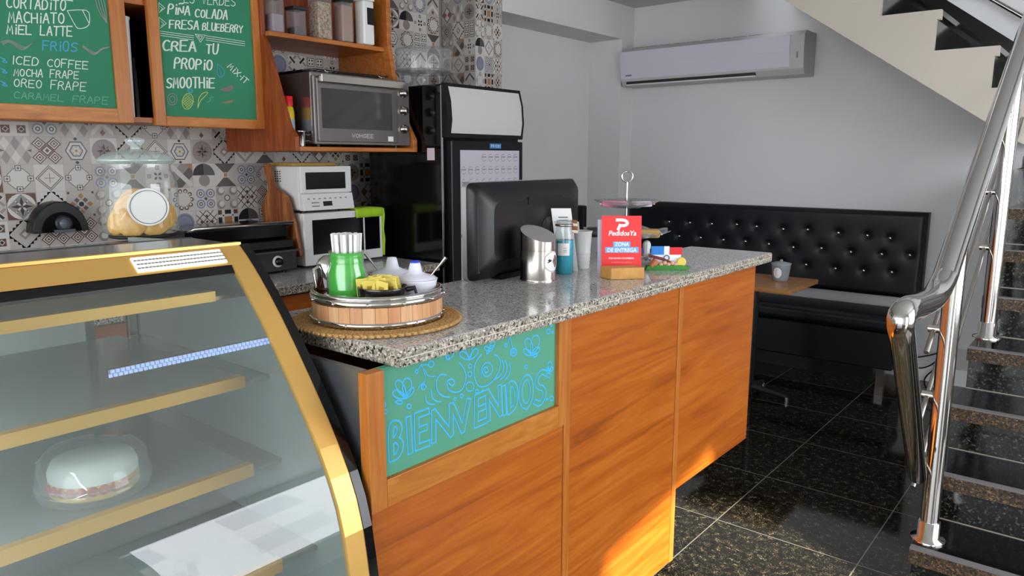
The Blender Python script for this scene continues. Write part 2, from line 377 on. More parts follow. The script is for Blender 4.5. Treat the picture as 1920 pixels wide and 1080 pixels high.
def pat(k):
    o = []
    if k == 0:   # crossed bars
        o += R4('mid', T_line((.1, .95), (.95, .1), .2)); o += R4('white', T_line((.2, .2), (.82, .82), .34)); o += R4('black', T_line((.28, .28), (.8, .8), .2)); o += [('light', T_dia(0, 0, .3, .3))]
    elif k == 1:  # four flowers
        o += R4('brown', T_rect(.22, .22, .78, .78)); o += R4('base', T_dia(.5, .5, .22, .22)); o += R4('black', T_dia(.5, .5, .13, .13)); o += [('light', T_dia(0, 0, .2, .2))]
    elif k == 2:  # sun ring
        o += [('blue', T_circ(0, 0, .92, 12))]; o += [('base', T_circ(0, 0, .78))]
        for i in range(12):
            a = i*math.pi/6; o.append(('blue', T_circ(.74*math.cos(a), .74*math.sin(a), .12, 8)))
        o += [('blue', T_circ(0, 0, .62)), ('light', T_circ(0, 0, .54))]
    elif k == 3:  # tall diamonds
        for i, x in enumerate((-.66, 0, .66)):
            for j, y in enumerate((-.5, .5)): o.append(('white' if (i+j) % 2 else 'mid', T_dia(x, y, .3, .5)))
        o += [('dark', [(-1, -.1), (-.7, 0), (-1, .1)]), ('dark', [(1, -.1), (.7, 0), (1, .1)])]
    elif k == 4:  # maze
        for q in ((-.5, -.5), (.5, -.5), (-.5, .5), (.5, .5)):
            for r_, c in ((.5, 'brown'), (.4, 'light'), (.3, 'brown'), (.2, 'light'), (.1, 'brown')): o.append((c, T_dia(q[0], q[1], r_, r_)))
        o += [('brown', T_dia(0, 0, .42, .42)), ('light', T_dia(0, 0, .3, .3)), ('brown', T_dia(0, 0, .16, .16))]
    elif k == 5:  # hexagon star
        h = [(.8*math.cos(i*math.pi/3), .8*math.sin(i*math.pi/3)) for i in range(6)]
        o += [('dark', h), ('light', [(x*.88, y*.88) for x, y in h]), ('dark', [(x*.62, y*.62) for x, y in h]), ('base', [(x*.52, y*.52) for x, y in h])]
        for i in range(6):
            a = i*math.pi/3; o.append(('white', [(0, 0), (.22*math.cos(a-.4), .22*math.sin(a-.4)), (.38*math.cos(a), .38*math.sin(a)), (.22*math.cos(a+.4), .22*math.sin(a+.4))]))
        o += [('black', T_dia(0, .88, .16, .12)), ('black', T_dia(0, -.88, .16, .12)), ('tan', T_circ(0, 0, .1, 8))]
    elif k == 6:  # dark disc with star
        o += [('mid', T_circ(0, 0, .9))]; o += R4('black', [(0, 0), (.08, .2), (0, .6), (-.08, .2)]); o += R4('rust', T_line((.1, .1), (.36, .36), .1)); o += R4('black', T_dia(.3, 0.12, .06, .06))
    elif k == 7:  # sawtooth diamond
        for i in range(4):
            t_ = i*.24; o += R4('black', [(1-t_, t_*1), (1-t_, t_+.24), (.78-t_, t_+.24)]); o += R4('black', [(1-t_, -t_), (1-t_, -t_-.24), (.78-t_, -t_-.24)])
        o += [('mid', T_dia(0, 0, .4, .4)), ('light', T_dia(0, 0, .2, .2))]
    elif k == 8:  # nested line diamond
        for r_, c in ((.95, 'brown'), (.88, 'white'), (.8, 'dark'), (.72, 'light')): o.append((c, T_dia(0, 0, r_, r_)))
        o += [('dark', T_line((-.35, 0), (.35, 0), .04)), ('dark', T_line((0, -.35), (0, .35), .04))]
    elif k == 9:  # four petal circle
        o += [('brown', T_rect(-.96, -.96, .96, .96)), ('white', T_circ(0, 0, .94)), ('mid', T_dia(0, 0, .92, .92))]
        o += R4('black', [(0, 0), (.12, .3), (0, .7), (-.12, .3)]); o += R4('white', T_line((.1, .1), (.4, .4), .1)); o += R4('dark', T_dia(.3, .3, .08, .08))
    elif k == 10:  # octagon with plus tiles
        oc = [(.8*math.cos((i+.5)*math.pi/4), .8*math.sin((i+.5)*math.pi/4)) for i in range(8)]
        o += [('dark', oc), ('light', [(x*.94, y*.94) for x, y in oc])]
        for kx, ky in ((.75, 0), (-.75, 0), (0, .75), (0, -.75)):
            o += [('dark', T_rect(kx-.2, ky-.2, kx+.2, ky+.2)), ('white', T_rect(kx-.15, ky-.15, kx+.15, ky+.15)), ('black', T_line((kx-.1, ky), (kx+.1, ky), .05)), ('black', T_line((kx, ky-.1), (kx, ky+.1), .05))]
    elif k == 11:  # bow tie
        o += [('dark', [(-1, -1), (1, -1), (0, 0)]), ('dark', [(-1, 1), (1, 1), (0, 0)]), ('light', [(-1, -1), (-1, 1), (0, 0)]), ('base', [(1, -1), (1, 1), (0, 0)])]
        o += [('white', T_line((-1, -1), (1, 1), .05)), ('white', T_line((-1, 1), (1, -1), .05)), ('white', T_rect(-.22, -.22, .22, .22)), ('tan', T_rect(-.16, -.16, .16, .16))]
    elif k == 12:  # small leaf cross
        for kx, ky in ((.7, 0), (-.7, 0), (0, .7), (0, -.7)):
            o += [('dark', T_rect(kx-.15, ky-.15, kx+.15, ky+.15)), ('white', T_rect(kx-.09, ky-.09, kx+.09, ky+.09)), ('dark', T_dia(kx, ky, .06, .06))]
        o += R4('black', [(.04, .04), (.26, .1), (.3, .3), (.1, .26)])
    elif k == 13:  # diagonal band
        o += [('dark', [(-1, -1), (1, 1), (1, 0), (0, -1)]), ('mid', [(-1, -1), (-1, 0), (0, 1), (1, 1)]), ('tan', [(-1, -1), (-1, -.4), (-.4, -1)]), ('tan', [(1, 1), (.4, 1), (1, .4)]), ('light', T_line((-.9, .9), (.9, -.9), .5))]
    elif k == 14:  # quarter circles
        o += [('dark', [(0, 0)]+T_circ(0, 0, 1, 9, 0, math.pi*.56)), ('black', [(0, 0)]+T_circ(0, 0, 1, 9, math.pi*.5, math.pi*1.06)), ('light', [(-1, -1), (1, -1), (1, 0), (-1, 0)]), ('mid', T_circ(0, -.45, .5))]
    elif k == 15:  # scrolls
        for q in ((-.45, -.45), (.45, -.45), (-.45, .45), (.45, .45)): o += [('blue', T_circ(q[0], q[1], .4)), ('light', T_circ(q[0], q[1], .28)), ('dark', T_circ(q[0], q[1], .17)), ('light', T_circ(q[0], q[1], .09, 8))]
        o += [('dark', T_dia(0, 0, .16, .16))]
    elif k == 16:  # colour star
        o += R4('dark', T_dia(.3, .3, .2, .2)); o += R4('tan', T_dia(.62, 0, .22, .22)); o += R4('brown', T_rect(.78, .78, .95, .95)); o += [('white', T_dia(0, 0, .34, .34)), ('black', T_circ(0, 0, .2, 8))]
    elif k == 17:  # wreath
        for i in range(10):
            a = i*math.pi/5; o += [('brown', T_circ(.75*math.cos(a), .75*math.sin(a), .19, 8)), ('light', T_circ(.72*math.cos(a), .72*math.sin(a), .11, 8))]
        o += [('light', T_circ(0, 0, .6, 14))]
    elif k == 18:  # checker blocks
        o += R4('black', T_rect(-.3, .58, .3, .95)); o += R4('brown', T_rect(.55, .58, .95, .95)); o += [('tan', T_rect(-.36, -.36, .36, .36))]; o += R4('black', T_dia(.46, .46, .09, .09))
    elif k == 19:  # argyle
        o += [('dark', T_dia(0, 0, .95, .95)), ('light', T_dia(0, 0, .8, .8)), ('rust', T_dia(-.42, 0, .36, .36)), ('rust', T_dia(.42, 0, .36, .36)), ('white', T_dia(0, .42, .36, .36)), ('white', T_dia(0, -.42, .36, .36))]
    elif k == 20:  # blue disc
        o += [('light', T_circ(0, 0, .95)), ('blue', T_circ(0, 0, .86)), ('dark', T_circ(0, 0, .7)), ('blue', T_circ(0, 0, .66))]
    elif k == 21:  # lattice
        o += [('white', T_rect(-.96, -.96, .96, .96))]
        for d in (-1, -.33, .33, 1):
            o += [('brown', T_line((max(-.96, -.96+d), max(-.96, -.96-d)), (min(.96, .96+d), min(.96, .96-d)), .07)), ('brown', T_line((max(-.96, -.96+d), min(.96, .96+d)), (min(.96, .96+d), max(-.96, -.96+d)), .07))]
        for q in ((-.5, 0), (.5, 0), (0, .5), (0, -.5), (0, 0)): o += [('brown', T_circ(q[0], q[1], .12, 8))]
    elif k == 22:  # rings
        for q in ((-.6, -.6), (.6, .6), (-.6, .6), (.6, -.6)): o += [('mid', T_circ(q[0], q[1], .38)), ('light', T_circ(q[0]+.08, q[1]+.08, .26))]
        o += [('dark', T_circ(0, 0, .28)), ('light', T_circ(0, 0, .2))]
    elif k == 23:  # dice squares
        for q in ((-.5, -.5), (.5, -.5), (-.5, .5), (.5, .5)):
            o += [('dark', T_rect(q[0]-.4, q[1]-.4, q[0]+.4, q[1]+.4)), ('white', T_rect(q[0]-.34, q[1]-.34, q[0]+.34, q[1]+.34))]
            for e in ((-.16, -.16), (.16, .16), (-.16, .16), (.16, -.16)): o.append(('black', T_dia(q[0]+e[0], q[1]+e[1], .11, .11)))
    elif k == 24:  # chevrons
        o += [('white', [(-.8, -.9), (0, -.1), (.8, -.9), (.8, -.5), (0, .3), (-.8, -.5)]), ('dark', [(-.8, -.1), (0, .7), (.8, -.1), (.8, .2), (0, .95), (-.8, .2)]), ('rust', T_dia(0, -.62, .2, .26))]
    return o
NP = 25
BASES = {2: 'base', 6: 'base', 9: 'tan'}
def tiles(mb, o, a, b, nx, ny, nrm, table=None, seed=3):
    rnd = random.Random(seed); o, a, b, nrm = V(o), V(a), V(b), V(nrm)
    for j in range(ny):
        for i in range(nx):
            k = (table or {}).get((i, j)); k = rnd.randrange(NP) if k is None else k
            c = o+a*(i+.5)+b*(j+.5); ha, hb = a*.497, b*.497
            def put(col, poly, lay):
                pp = [c+ha*max(-1, min(1, x))+hb*max(-1, min(1, y))+nrm*(lay*.00025) for x, y in poly]
                nn = (pp[1]-pp[0]).cross(pp[2]-pp[0])
                s_ = sum(poly[q][0]*poly[(q+1) % len(poly)][1]-poly[(q+1) % len(poly)][0]*poly[q][1] for q in range(len(poly)))
                if s_*a.cross(b).dot(nrm) < 0: pp = pp[::-1]
                mb.add(pp, [tuple(range(len(pp)))], TC[col])
            put(rnd.choice(['base', 'light', 'base']), T_rect(-1, -1, 1, 1), 1)
            prev = None; lay = 2
            for col, poly in pat(k):
                if prev is not None and col != prev: lay += 1
                put(col, poly, lay); prev = col
TS = .1165
z0 = 1.592-TS*7; y0 = 1.055-TS*9
tb = {}
rows = {7: [0, 1, 15, 3, 24, 7, 10, 3, 24, 0, 8, 6, 23], 6: [2, 3, 4, 5, 6, 7, 8, 5, 6, 7, 8, 11, 24], 5: [9, 10, 8, 10, 15, 11, 12, 13, 14, 11, 15, 10, 4], 4: [0, 9, 7, 16, 22, 15, 16, 17, 15, 22, 21, 4, 3], 3: [1, 7, 4, 4, 22, 18, 19, 20, 21, 18, 14, 23, 1], 2: [2, 3, 4, 5, 3, 16, 10, 9, 0, 5, 6, 1, 3]}
for j, ks in rows.items():
    for i, k in enumerate(ks): tb[(i+8, j)] = k
mbt = MB(); mbt.box(XL, XL+.012, y0, 3.64, .9, ZC, TC['mid'])
tiles(mbt, (XL+.012, y0, z0), (0, TS, 0), (0, 0, TS), 31, 16, (1, 0, 0), tb)
struct(mbt, 'wall_left_tiled')
mbt = MB(); mbt.box(XL+.015, XK-.002, 3.64, 3.90, 0, ZC, TC['mid'])
TS2 = .106
tiles(mbt, (XL+.015, 3.64, 1.2), ((XK-XL-.017)/3, 0, 0), (0, 0, TS2), 3, 14, (0, -1, 0), None, 9)
tiles(mbt, (XK-.002, 3.64, 1.2), (0, .26/3, 0), (0, 0, TS2), 3, 14, (1, 0, 0), None, 11)
struct(mbt, 'trim_3')

# ------------------------------------------------------------------ counter
XC = -1.10
t = thing('service_counter', 'orange-grained wooden service counter with a green welcome chalkboard at its left end', 'counter', (XC, .89, 0))
def panel(y0, y1, z0, z1, name='front_panel', m_=None): return MB().box(XC-.022, XC, y0, y1, z0, z1, m_ or M_WOODC).build(name, t, .002)
panel(.895, 1.555, .10, .795); panel(1.585, 2.205, .10, 1.088); panel(2.235, 2.862, .362, 1.088)
MB().box(XC-.024, XC+.004, 1.557, 1.583, .10, 1.088, M_WOODV).build('stile', t, .002)
MB().box(XC-.024, XC+.004, 2.207, 2.233, .10, 1.088, M_WOODV).build('stile', t, .002)
MB().box(XC-.4, XC-.024, .90, .915, .06, 1.088, mat('dark_stainless', '#8b9095', .33, .85)).box(XC-.4, XC-.03, .896, .90, .60, .604, M_STEEL).build('end_panel', t)['label'] = 'dark stainless end panel'
MB().box(XC-.35, XC-.022, 2.845, 2.862, .362, 1.088, M_WOODC).build('side_panel', t)
MB().box(XC-.40, XC-.35, .915, 2.86, .362, 1.088, M_WOODD).build('back_panel', t)
MB().box(XC-.40, XC-.022, .915, 2.22, .10, .13, M_WOODD).build('bottom_panel', t)
MB().box(XC-.40, XC-.022, 2.22, 2.86, .362, .38, M_WOODD).build('bottom_panel', t)
for x, y, h in ((XC-.09, 2.19, .10), (XC-.31, 2.80, .37), (XC-.09, .98, .10), (XC-.31, 2.3, .37), (XC-.33, .98, .10)):
    MB().box(x-.022, x+.022, y-.022, y+.022, 0, h, M_STEEL).build('leg', t, .002)['label'] = 'square steel leg'
fr = MB(); BX = XC+.006
y_l, y_r, zb, zt = .933, 1.526, .857, 1.088
fr.box(XC-.022, BX, .89, y_l, .797, 1.088, M_WOODV); fr.box(XC-.022, BX, y_r, 1.555, .797, 1.088, M_WOODV); fr.box(XC-.022, BX, y_l, y_r, .797, zb, M_WOODF)
fr.build('chalkboard_frame', t, .0015)
bd = MB().box(XC-.022, XC-.006, y_l, y_r, zb, zt, M_BOARD2).build('chalkboard', t)
XP = XC-.006
def Z8(x, y): return at(660+x/3.177, 580+y/3.177, 0, XP)
lt = MB()
def inset(p, k): return V((XP+k, p.y, p.z))
def stroke8(pts, wd, k=.0005, mt=None, sm=0):
    p = smooth2(pts, sm) if sm else pts
    q = [inset(Z8(*a), k) for a in p]
    q = [c for c in q]
    ribbon(lt, q, wd, (1, 0, 0), mt or M_NEON)
letters = [('B', (235, 888), (300, 862), (228, 690)), ('I', (338, 848), (356, 842), (326, 655)), ('E', (388, 822), (452, 798), (384, 632)), ('N', (486, 782), (590, 742), (486, 612)),
           ('V', (612, 738), (705, 700), (600, 582)), ('E', (738, 688), (795, 664), (742, 520)), ('N', (812, 654), (884, 622), (806, 494)), ('I', (902, 620), (916, 615), (896, 470)),
           ('D', (936, 608), (982, 582), (930, 452)), ('O', (1004, 596), (1074, 560), (1000, 420)), ('S', (1090, 574), (1148, 546), (1096, 386))]
GB = dict(G); GB['B'] = [[(0, 0), (0, 1), (.6, 1), (.9, .78), (.5, .52), (0, .5)], [(.5, .52), (1, .3), (.6, 0), (0, 0)]]
GB['N'] = [[(0, 0), (0, 1)], [(0, 1), (1, 0)], [(1, 0), (1, 1)]]; GB['V'] = [[(0, 1), (.5, 0)], [(.5, 0), (1, 1)]]; GB['E'] = [[(1, 1), (0, 1)], [(0, 1), (0, 0)], [(0, 0), (1, 0)], [(0, .52), (.8, .52)]]
for ch, bl, br, tl in letters:
    for wd, k, mt in ((.0172, .0004, M_NEON), (.0088, .0010, M_BOARD2)):
        for st in GB[ch]:
            st2 = smooth2(st, 2) if ch in 'DOSB' and len(st) > 3 else st
            pts = [(bl[0]+x*(br[0]-bl[0])+y*(tl[0]-bl[0]), bl[1]+x*(br[1]-bl[1])+y*(tl[1]-bl[1])) for x, y in st2]
            stroke8(pts, wd, k, mt)
def circ8(x, y, r, ry=None): stroke8([(x+r*math.cos(a*math.pi/7), y+(ry or r*1.15)*math.sin(a*math.pi/7)) for a in range(15)], .0032)
def leaf8(x0, y0, x1, y1, w_):
    dx, dy = x1-x0, y1-y0; nx, ny = -dy*w_, dx*w_
    stroke8([(x0, y0), (x0+dx*.4+nx, y0+dy*.4+ny), (x0+dx*.85+nx*.9, y0+dy*.85+ny*.9), (x1, y1), (x0+dx*.85-nx*.9, y0+dy*.85-ny*.9), (x0+dx*.4-nx, y0+dy*.4-ny), (x0, y0)], .0036, sm=2)
for args in ((320, 530, 265, 420, .2), (320, 530, 330, 405, .22), (318, 530, 240, 490, .25), (322, 530, 365, 465, .18), (255, 550, 300, 555, .25),
             (700, 300, 640, 255, .25), (700, 300, 690, 190, .18), (700, 300, 748, 235, .2), (1070, 275, 1040, 170, .2), (1070, 275, 1100, 150, .2), (1070, 275, 1018, 240, .25), (1075, 275, 1112, 225, .25), (1080, 285, 1100, 262, .3),
             (560, 300, 600, 250, .25), (575, 300, 560, 270, .3), (815, 250, 790, 220, .3), (815, 250, 838, 215, .25), (820, 235, 845, 190, .25), (800, 265, 812, 245, .3), (1175, 370, 1160, 345, .25), (1175, 370, 1178, 310, .2), (1175, 370, 1195, 345, .25)): leaf8(*args)
for args in ((183, 568, 16), (198, 610, 10), (338, 577, 12), (193, 943, 8), (384, 370, 9), (470, 325, 16), (425, 462, 14), (702, 338, 10), (701, 386, 13), (700, 460, 24), (742, 488, 10), (652, 515, 10), (613, 533, 7), (776, 488, 6), (1036, 342, 9), (1168, 132, 12), (1192, 135, 5), (1170, 392, 13), (1187, 530, 12), (1160, 535, 5), (960, 255, 20), (915, 215, 9), (1187, 95, 6)): circ8(*args)
stroke8([(575, 440), (600, 460), (612, 430), (590, 410), (560, 430), (570, 480), (620, 500), (665, 470), (680, 400), (665, 350), (638, 318)], .0036, sm=2)
stroke8([(790, 360), (790, 380), (812, 370), (805, 345), (785, 345), (775, 370), (785, 400), (815, 400), (840, 360), (825, 320), (795, 315), (770, 345), (765, 400)], .0036, sm=2)
stroke8([(770, 268), (735, 310), (722, 370), (735, 440), (770, 468), (830, 440), (870, 380), (885, 320), (868, 275), (845, 272)], .0036, sm=2)
for d in (0, 28, 55): stroke8([(890+d*.8, 300+d*.2), (905+d*.7, 340+d*.3), (890+d*.8, 390+d*.1), (850+d*1.1, 418)], .0036, sm=2)
stroke8([(560, 390), (520, 385), (498, 430), (505, 490), (540, 520), (580, 522)], .0036, sm=2); stroke8([(470, 480), (475, 525), (500, 550), (530, 550)], .0036, sm=2); stroke8([(436, 515), (440, 550), (460, 565), (490, 565)], .0036, sm=2)
stroke8([(420, 470), (435, 420), (430, 370), (410, 330)], .0024, sm=2); stroke8([(432, 360), (450, 400), (492, 398)], .0024, sm=2); stroke8([(415, 330), (440, 330), (458, 335)], .0032); stroke8([(410, 330), (395, 355)], .0032); stroke8([(430, 430), (400, 455), (395, 468)], .0032)
stroke8([(940, 165), (948, 200), (957, 238)], .0032); stroke8([(940, 165), (925, 200)], .0032); stroke8([(1175, 370), (1172, 385)], .0032)
for d in (-8, 0, 8): stroke8([(945, 255+d), (975, 250+d)], .002)
lt.build('painted_welcome_lettering', t)['label'] = 'turquoise hand-lettered BIENVENIDOS with flower doodles'

ct = MB(); GX0, GX1, GY0, GY1, GZ0, GZ1 = -1.50, -1.072, .955, 2.96, 1.089, 1.127
ct.prism([(GX1, GY0), (GX1, GY1), (-1.43, GY1), (-1.43, 2.34), (-1.575, 2.34), (-1.575, GY0)], (0, 0, GZ0), (1, 0, 0), (0, 1, 0), (0, 0, GZ1-GZ0), M_GRAN)
g = ct.build('granite_countertop', None, .006)
g.data.materials.append(M_GRANE)
for p in g.data.polygons:
    if abs(p.normal.z) < .5: p.material_index = 1
tag(g, 'speckled grey granite slab lying on the wooden counter, rough-cut edge towards the viewer', 'countertop')
MB().box(GX1+.0002, GX1+.0006, GY0+.004, GY1-.004, GZ0+.0185, GZ0+.0203, mat('seam_white', '#d6d0c4', .5)).build('edge_seam', g)
CT = 1.127
# lower inner worktop behind the counter
iw = thing('inner_worktop', 'pale low work shelf behind the granite counter, under the screen', 'work shelf', (-1.85, 2.0, 0))
MB().box(-2.1, -1.60, 1.35, 2.8, .86, .90, mat('worktop_white', '#cfccc6', .4)).build('top', iw, .002)
for y in (1.4, 2.72): MB().box(-2.06, -1.62, y, y+.03, 0, .86, M_WOODD).build('side', iw)

# ------------------------------------------------------------------ display case
YE = .86
def E(u, v, y=YE): return at(u, v, 1, y)
cs = thing('display_case', 'curved-glass pastry display case with gold trim in the left foreground', 'display case', (-1.6, 0, 0))
Y0 = -1.1
outer = [E(452, 455), E(470, 484), E(498, 530), E(540, 610), E(600, 740), E(650, 860), E(680, 960), E(697, 1080)]
cur = [(p.x, p.z) for p in outer] + [(-1.055, .60), (-1.062, .50)]
cur[0] = (cur[0][0], cur[0][1]-.004)
prof = [c for c in smooth2(cur, 1)]
gx_front, z_top = cur[0]
XB = -2.0
# end panel: dark body plate with gold front strip
def strip(y0, y1, dpt, mt, shift=0.0):
    b_ = MB(); n_ = len(prof); vs = []
    for i, (x, z) in enumerate(prof):
        a = prof[max(i-1, 0)]; c = prof[min(i+1, n_-1)]; tx, tz = c[0]-a[0], c[1]-a[1]; k = math.hypot(tx, tz); nx, nz = -tz/k, tx/k
        if nx < 0: nx, nz = -nx, -nz
        ox, oz = x+nx*shift, z+nz*shift
        vs += [(ox, y0, oz), (ox, y1, oz), (ox-nx*dpt, y1, oz-nz*dpt), (ox-nx*dpt, y0, oz-nz*dpt)]
    fs = []
    for i in range(n_-1):
        for k in range(4): fs.append((i*4+k, i*4+(k+1) % 4, (i+1)*4+(k+1) % 4, (i+1)*4+k))
    fs += [(0, 3, 2, 1), tuple((n_-1)*4+k for k in range(4))]
    b_.add(vs, fs, mt, False); return b_
strip(YE-.048, YE-.004, .012, M_GOLD).build('gold_end_trim', cs)['label'] = 'gold curved end trim'
strip(YE-.004, YE+.016, .02, M_BLACKG, .002).build('black_edge_trim', cs)['label'] = 'black curved edge trim'
endp = [(x-.012, z) for x, z in prof]+[(-1.07, .12), (XB, .12), (XB, z_top-.02)]
MB().prism(endp, (0, YE-.006, 0), (1, 0, 0), (0, 0, 1), (0, .014, 0), mat('case_side_grey', '#98a3a2', .3, .4)).build('end_panel', cs)
# header strip and curved glass
YH = YE-.048
hB_ = at(443, 449, 1, YH); hD_ = at(441, 497, 0, hB_.x+.012); hD_ = at(441, 497, 1, YH)
hx, hz = gx_front, z_top
p2 = (hD_.x+.012, at(441, 497, 0, hD_.x+.012).z)
def prof_x(z):
    for (xa, za), (xb, zb_) in zip(prof, prof[1:]):
        if zb_ <= z <= za: return xa+(xb-xa)*(za-z)/(za-zb_)
    return prof[0][0]
p2 = (prof_x(hD_.z), hD_.z)
gl = MB(); pg = [(prof_x(p2[1]-.006), p2[1]-.006)]+[q for q in prof if q[1] < p2[1]-.01]; vs = []; GY = YE-.03
for x, z in pg: vs += [(x-.006, Y0, z-.003), (x-.006, GY, z-.003)]
gl.add(vs, [(2*i, 2*i+1, 2*i+3, 2*i+2) for i in range(len(pg)-1)], M_CASEG, True)
gl.build('curved_glass', cs)['label'] = 'curved front glass'
MB().obox((p2[0]-.003, Y0, p2[1]), (.013, 0, -.018), (0, YH-Y0, 0), (-.006, 0, -.005), M_BLACK).build('glass_gasket', cs)['label'] = 'dark gasket along the glass top'
MB().prism([(hx-.014, hz), (hx+.001, hz-.001), p2, (p2[0]-.015, p2[1]-.004)], (0, Y0, 0), (1, 0, 0), (0, 0, 1), (0, YH+.002-Y0, 0), M_GOLD).build('header_panel', cs)['label'] = 'gold header strip'
XT = -1.68
MB().box(XT, hx-.001, Y0, YE, hz-.018, hz, M_BLACKG).box(XT-.01, XT, Y0, YE+.004, hz-.02, hz+.001, M_DARK).build('top_plate', cs)
MB().box(hx-.014, hx+.002, Y0, YE-.002, hz, hz+.006, M_GOLD).build('top_trim', cs)['label'] = 'thin gold strip along the top edge'
MB().box(XB, XT, Y0, YE, hz-.05, hz-.028, M_BLACKG).build('rear_ledge', cs)
MB().box(XB, XT-.01, Y0, YE-.05, hz-.12, hz-.05, M_GOLDM).build('rear_rail', cs)
MB().box(XB, -1.08, Y0, YE-.006, .10, .50, M_DARK).box(XB+.05, -1.1, Y0, YE-.02, 0, .10, M_BLACK).build('base_cabinet', cs)
deck = MB().box(XB, -1.085, Y0, YE-.006, .50, .52, mat('case_deck', '#b7bcbc', .3)).build('deck', cs)
# shelves with gold lips
M_SHG = thin_glass('shelf_glass', (.72, .79, .77), 1.5, 0, .05, .4, (.44, .48, .48))
for (uu, vv, xx, hh) in ((400, 546, -1.425, .02), (455, 704, -1.375, .024), (471, 868, -1.345, .026), (525, 1046, -1.23, .026)):
    p = at(uu, vv, 0, xx)
    sh = MB().box(XB+.04, xx, Y0, p.y, p.z-.012, p.z-.004, M_SHG).build('shelf', cs)
    MB().box(xx-.002, xx+.008, Y0, p.y, p.z-hh, p.z+.001, M_GOLDM).box(xx-.012, xx-.002, Y0, p.y, p.z-.003, p.z+.001, M_GOLDM).build('price_rail', sh)['label'] = 'gold rail along the shelf front'
    MB().box(XB+.04, xx, p.y, YE-.006, p.z-.02, p.z-.012, M_STEEL).build('bracket', sh)
    if vv == 868: Z3 = p.z-.004
# back sliding doors
ya_, yb_, yc_ = at(180, 700, 0, XB).y, at(268, 700, 0, XB).y, at(345, 700, 0, XB).y
for (y0_, y1_, c) in ((Y0, ya_, '#d3dad8'), (yb_, yc_, '#c2d2cf'), (yc_, YE-.01, '#8e9a99')):
    d = MB().box(XB, XB+.012, y0_+.02, y1_-.02, .52, hz-.12, mat('case_back'+c, c, .25)).build('sliding_door', cs)
    MB().box(XB, XB+.02, y0_, y0_+.02, .52, hz-.12, M_STEEL).box(XB, XB+.02, y1_-.02, y1_, .52, hz-.12, M_STEEL).build('door_frame', d)
# glowing pieces standing in for LED reflections on the glass and header
M_GLINT = mat('glint_white', '#ffffff', .5, emit='#f4f3ea', estr=.7)
M_GLINTB = mat('glint_bluish', '#8f96a8', .5, emit='#8fabff', estr=.62)
def glass_x(z):
    for (xa, za), (xb, zb_) in zip(prof, prof[1:]):
        if zb_ <= z <= za: return xa+(xb-xa)*(za-z)/(za-zb_)
    return prof[-1][0]
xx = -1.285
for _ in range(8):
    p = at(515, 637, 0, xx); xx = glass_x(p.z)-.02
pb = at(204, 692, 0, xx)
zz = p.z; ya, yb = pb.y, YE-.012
glint = MB().box(xx-.012, xx-.004, pb.y, YE-.012, p.z-.007, p.z+.007, M_STEEL).build('glass_glint', cs); glint['label'] = 'bluish glowing strip standing in for a reflection on the glass'
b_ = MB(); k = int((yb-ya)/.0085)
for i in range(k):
    for dz in (-.0035, .0035): b_.box(xx-.004, xx-.001, ya+i*.0085+(.004 if dz > 0 else 0), ya+i*.0085+.0055+(.004 if dz > 0 else 0), zz+dz-.0026, zz+dz+.0026, M_GLINTB)
b_.build('glint_specks', glint)['kind'] = 'stuff'
# glowing panel with dots standing in for the LED reflection in the gold header
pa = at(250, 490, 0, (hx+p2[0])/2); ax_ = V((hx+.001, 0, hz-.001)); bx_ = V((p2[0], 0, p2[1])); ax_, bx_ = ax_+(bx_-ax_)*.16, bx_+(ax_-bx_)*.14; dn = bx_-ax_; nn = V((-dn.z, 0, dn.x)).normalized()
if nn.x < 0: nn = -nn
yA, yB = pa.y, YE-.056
lh = MB().obox(ax_+V((0, yA, 0)), V((0, yB-yA, 0)), dn, nn*.003, M_GLINT)
lh = lh.build('header_glint', cs); lh['label'] = 'white glowing patch standing in for a reflection in the header'
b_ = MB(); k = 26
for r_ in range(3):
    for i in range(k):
        b_.obox(ax_+dn*(.2+.27*r_)+nn*.003+V((0, yA+(yB-yA)*(i+.3+.3*(r_ % 2))/k, 0)), V((0, .006, 0)), dn*.1, nn*.0008, mat('glint_dot', '#8f8f86', .5))
b_.build('glint_rows', lh)
add_light('case_fill', 'AREA', (hx-.05, .1, hz-.075), (-.25, 0, -1), 5.0, (.93, .97, 1), .03, 1.3)  # added area fill to brighten the case interior, not a real fitting

# cake box on the third shelf
cp = at(175, 925, 2, Z3+.002)
cp.y += .012; cp.x += .01
cb = thing('cake_container', 'clear plastic clamshell cake box on the third shelf of the display case', 'food container', (cp.x-.03, cp.y, Z3))
MB().lathe([(.078, 0), (.084, .004), (.088, .022), (.083, .026)], (0, 0, .001), M_PLAST, 32, sx=1, sy=1.0).build('tray', cb, local=True)
dome = []
pl = MB(); seg = 48; prf = [(.086, .026), (.083, .03), (.078, .065), (.066, .078), (.03, .084), (.0002, .085)]
vs = []
for i, (r_, z) in enumerate(prf):
    for k in range(seg):
        a = 2*math.pi*k/seg; rr = r_*(1+(.025 if k % 2 and i in (1, 2) else 0)); vs.append((rr*math.cos(a), rr*math.sin(a), z))
pl.add(vs, [(i*seg+k, i*seg+(k+1) % seg, (i+1)*seg+(k+1) % seg, (i+1)*seg+k) for i in range(len(prf)-1) for k in range(seg)], M_PLAST, True)
pl.build('lid', cb, local=True); cb.scale = (1.16, 1.16, 1.12)
ck = thing('cake', 'white frosted round cake with a red and yellow fruit side inside the clear box', 'cake', (cp.x-.03, cp.y, Z3+.006))
MB().lathe([(.064, 0), (.068, .006), (.068, .026), (.066, .028)], (0, 0, 0), mat('cake_sponge', '#c9a24c', .8), 28).build('sponge', ck, local=True)
MB().lathe([(.067, .028), (.068, .04), (.062, .056), (.04, .064), (.0003, .066)], (0, 0, 0), mat('cake_cream', '#d9dcd8', .6), 28).build('frosting', ck, local=True)
b_ = MB()
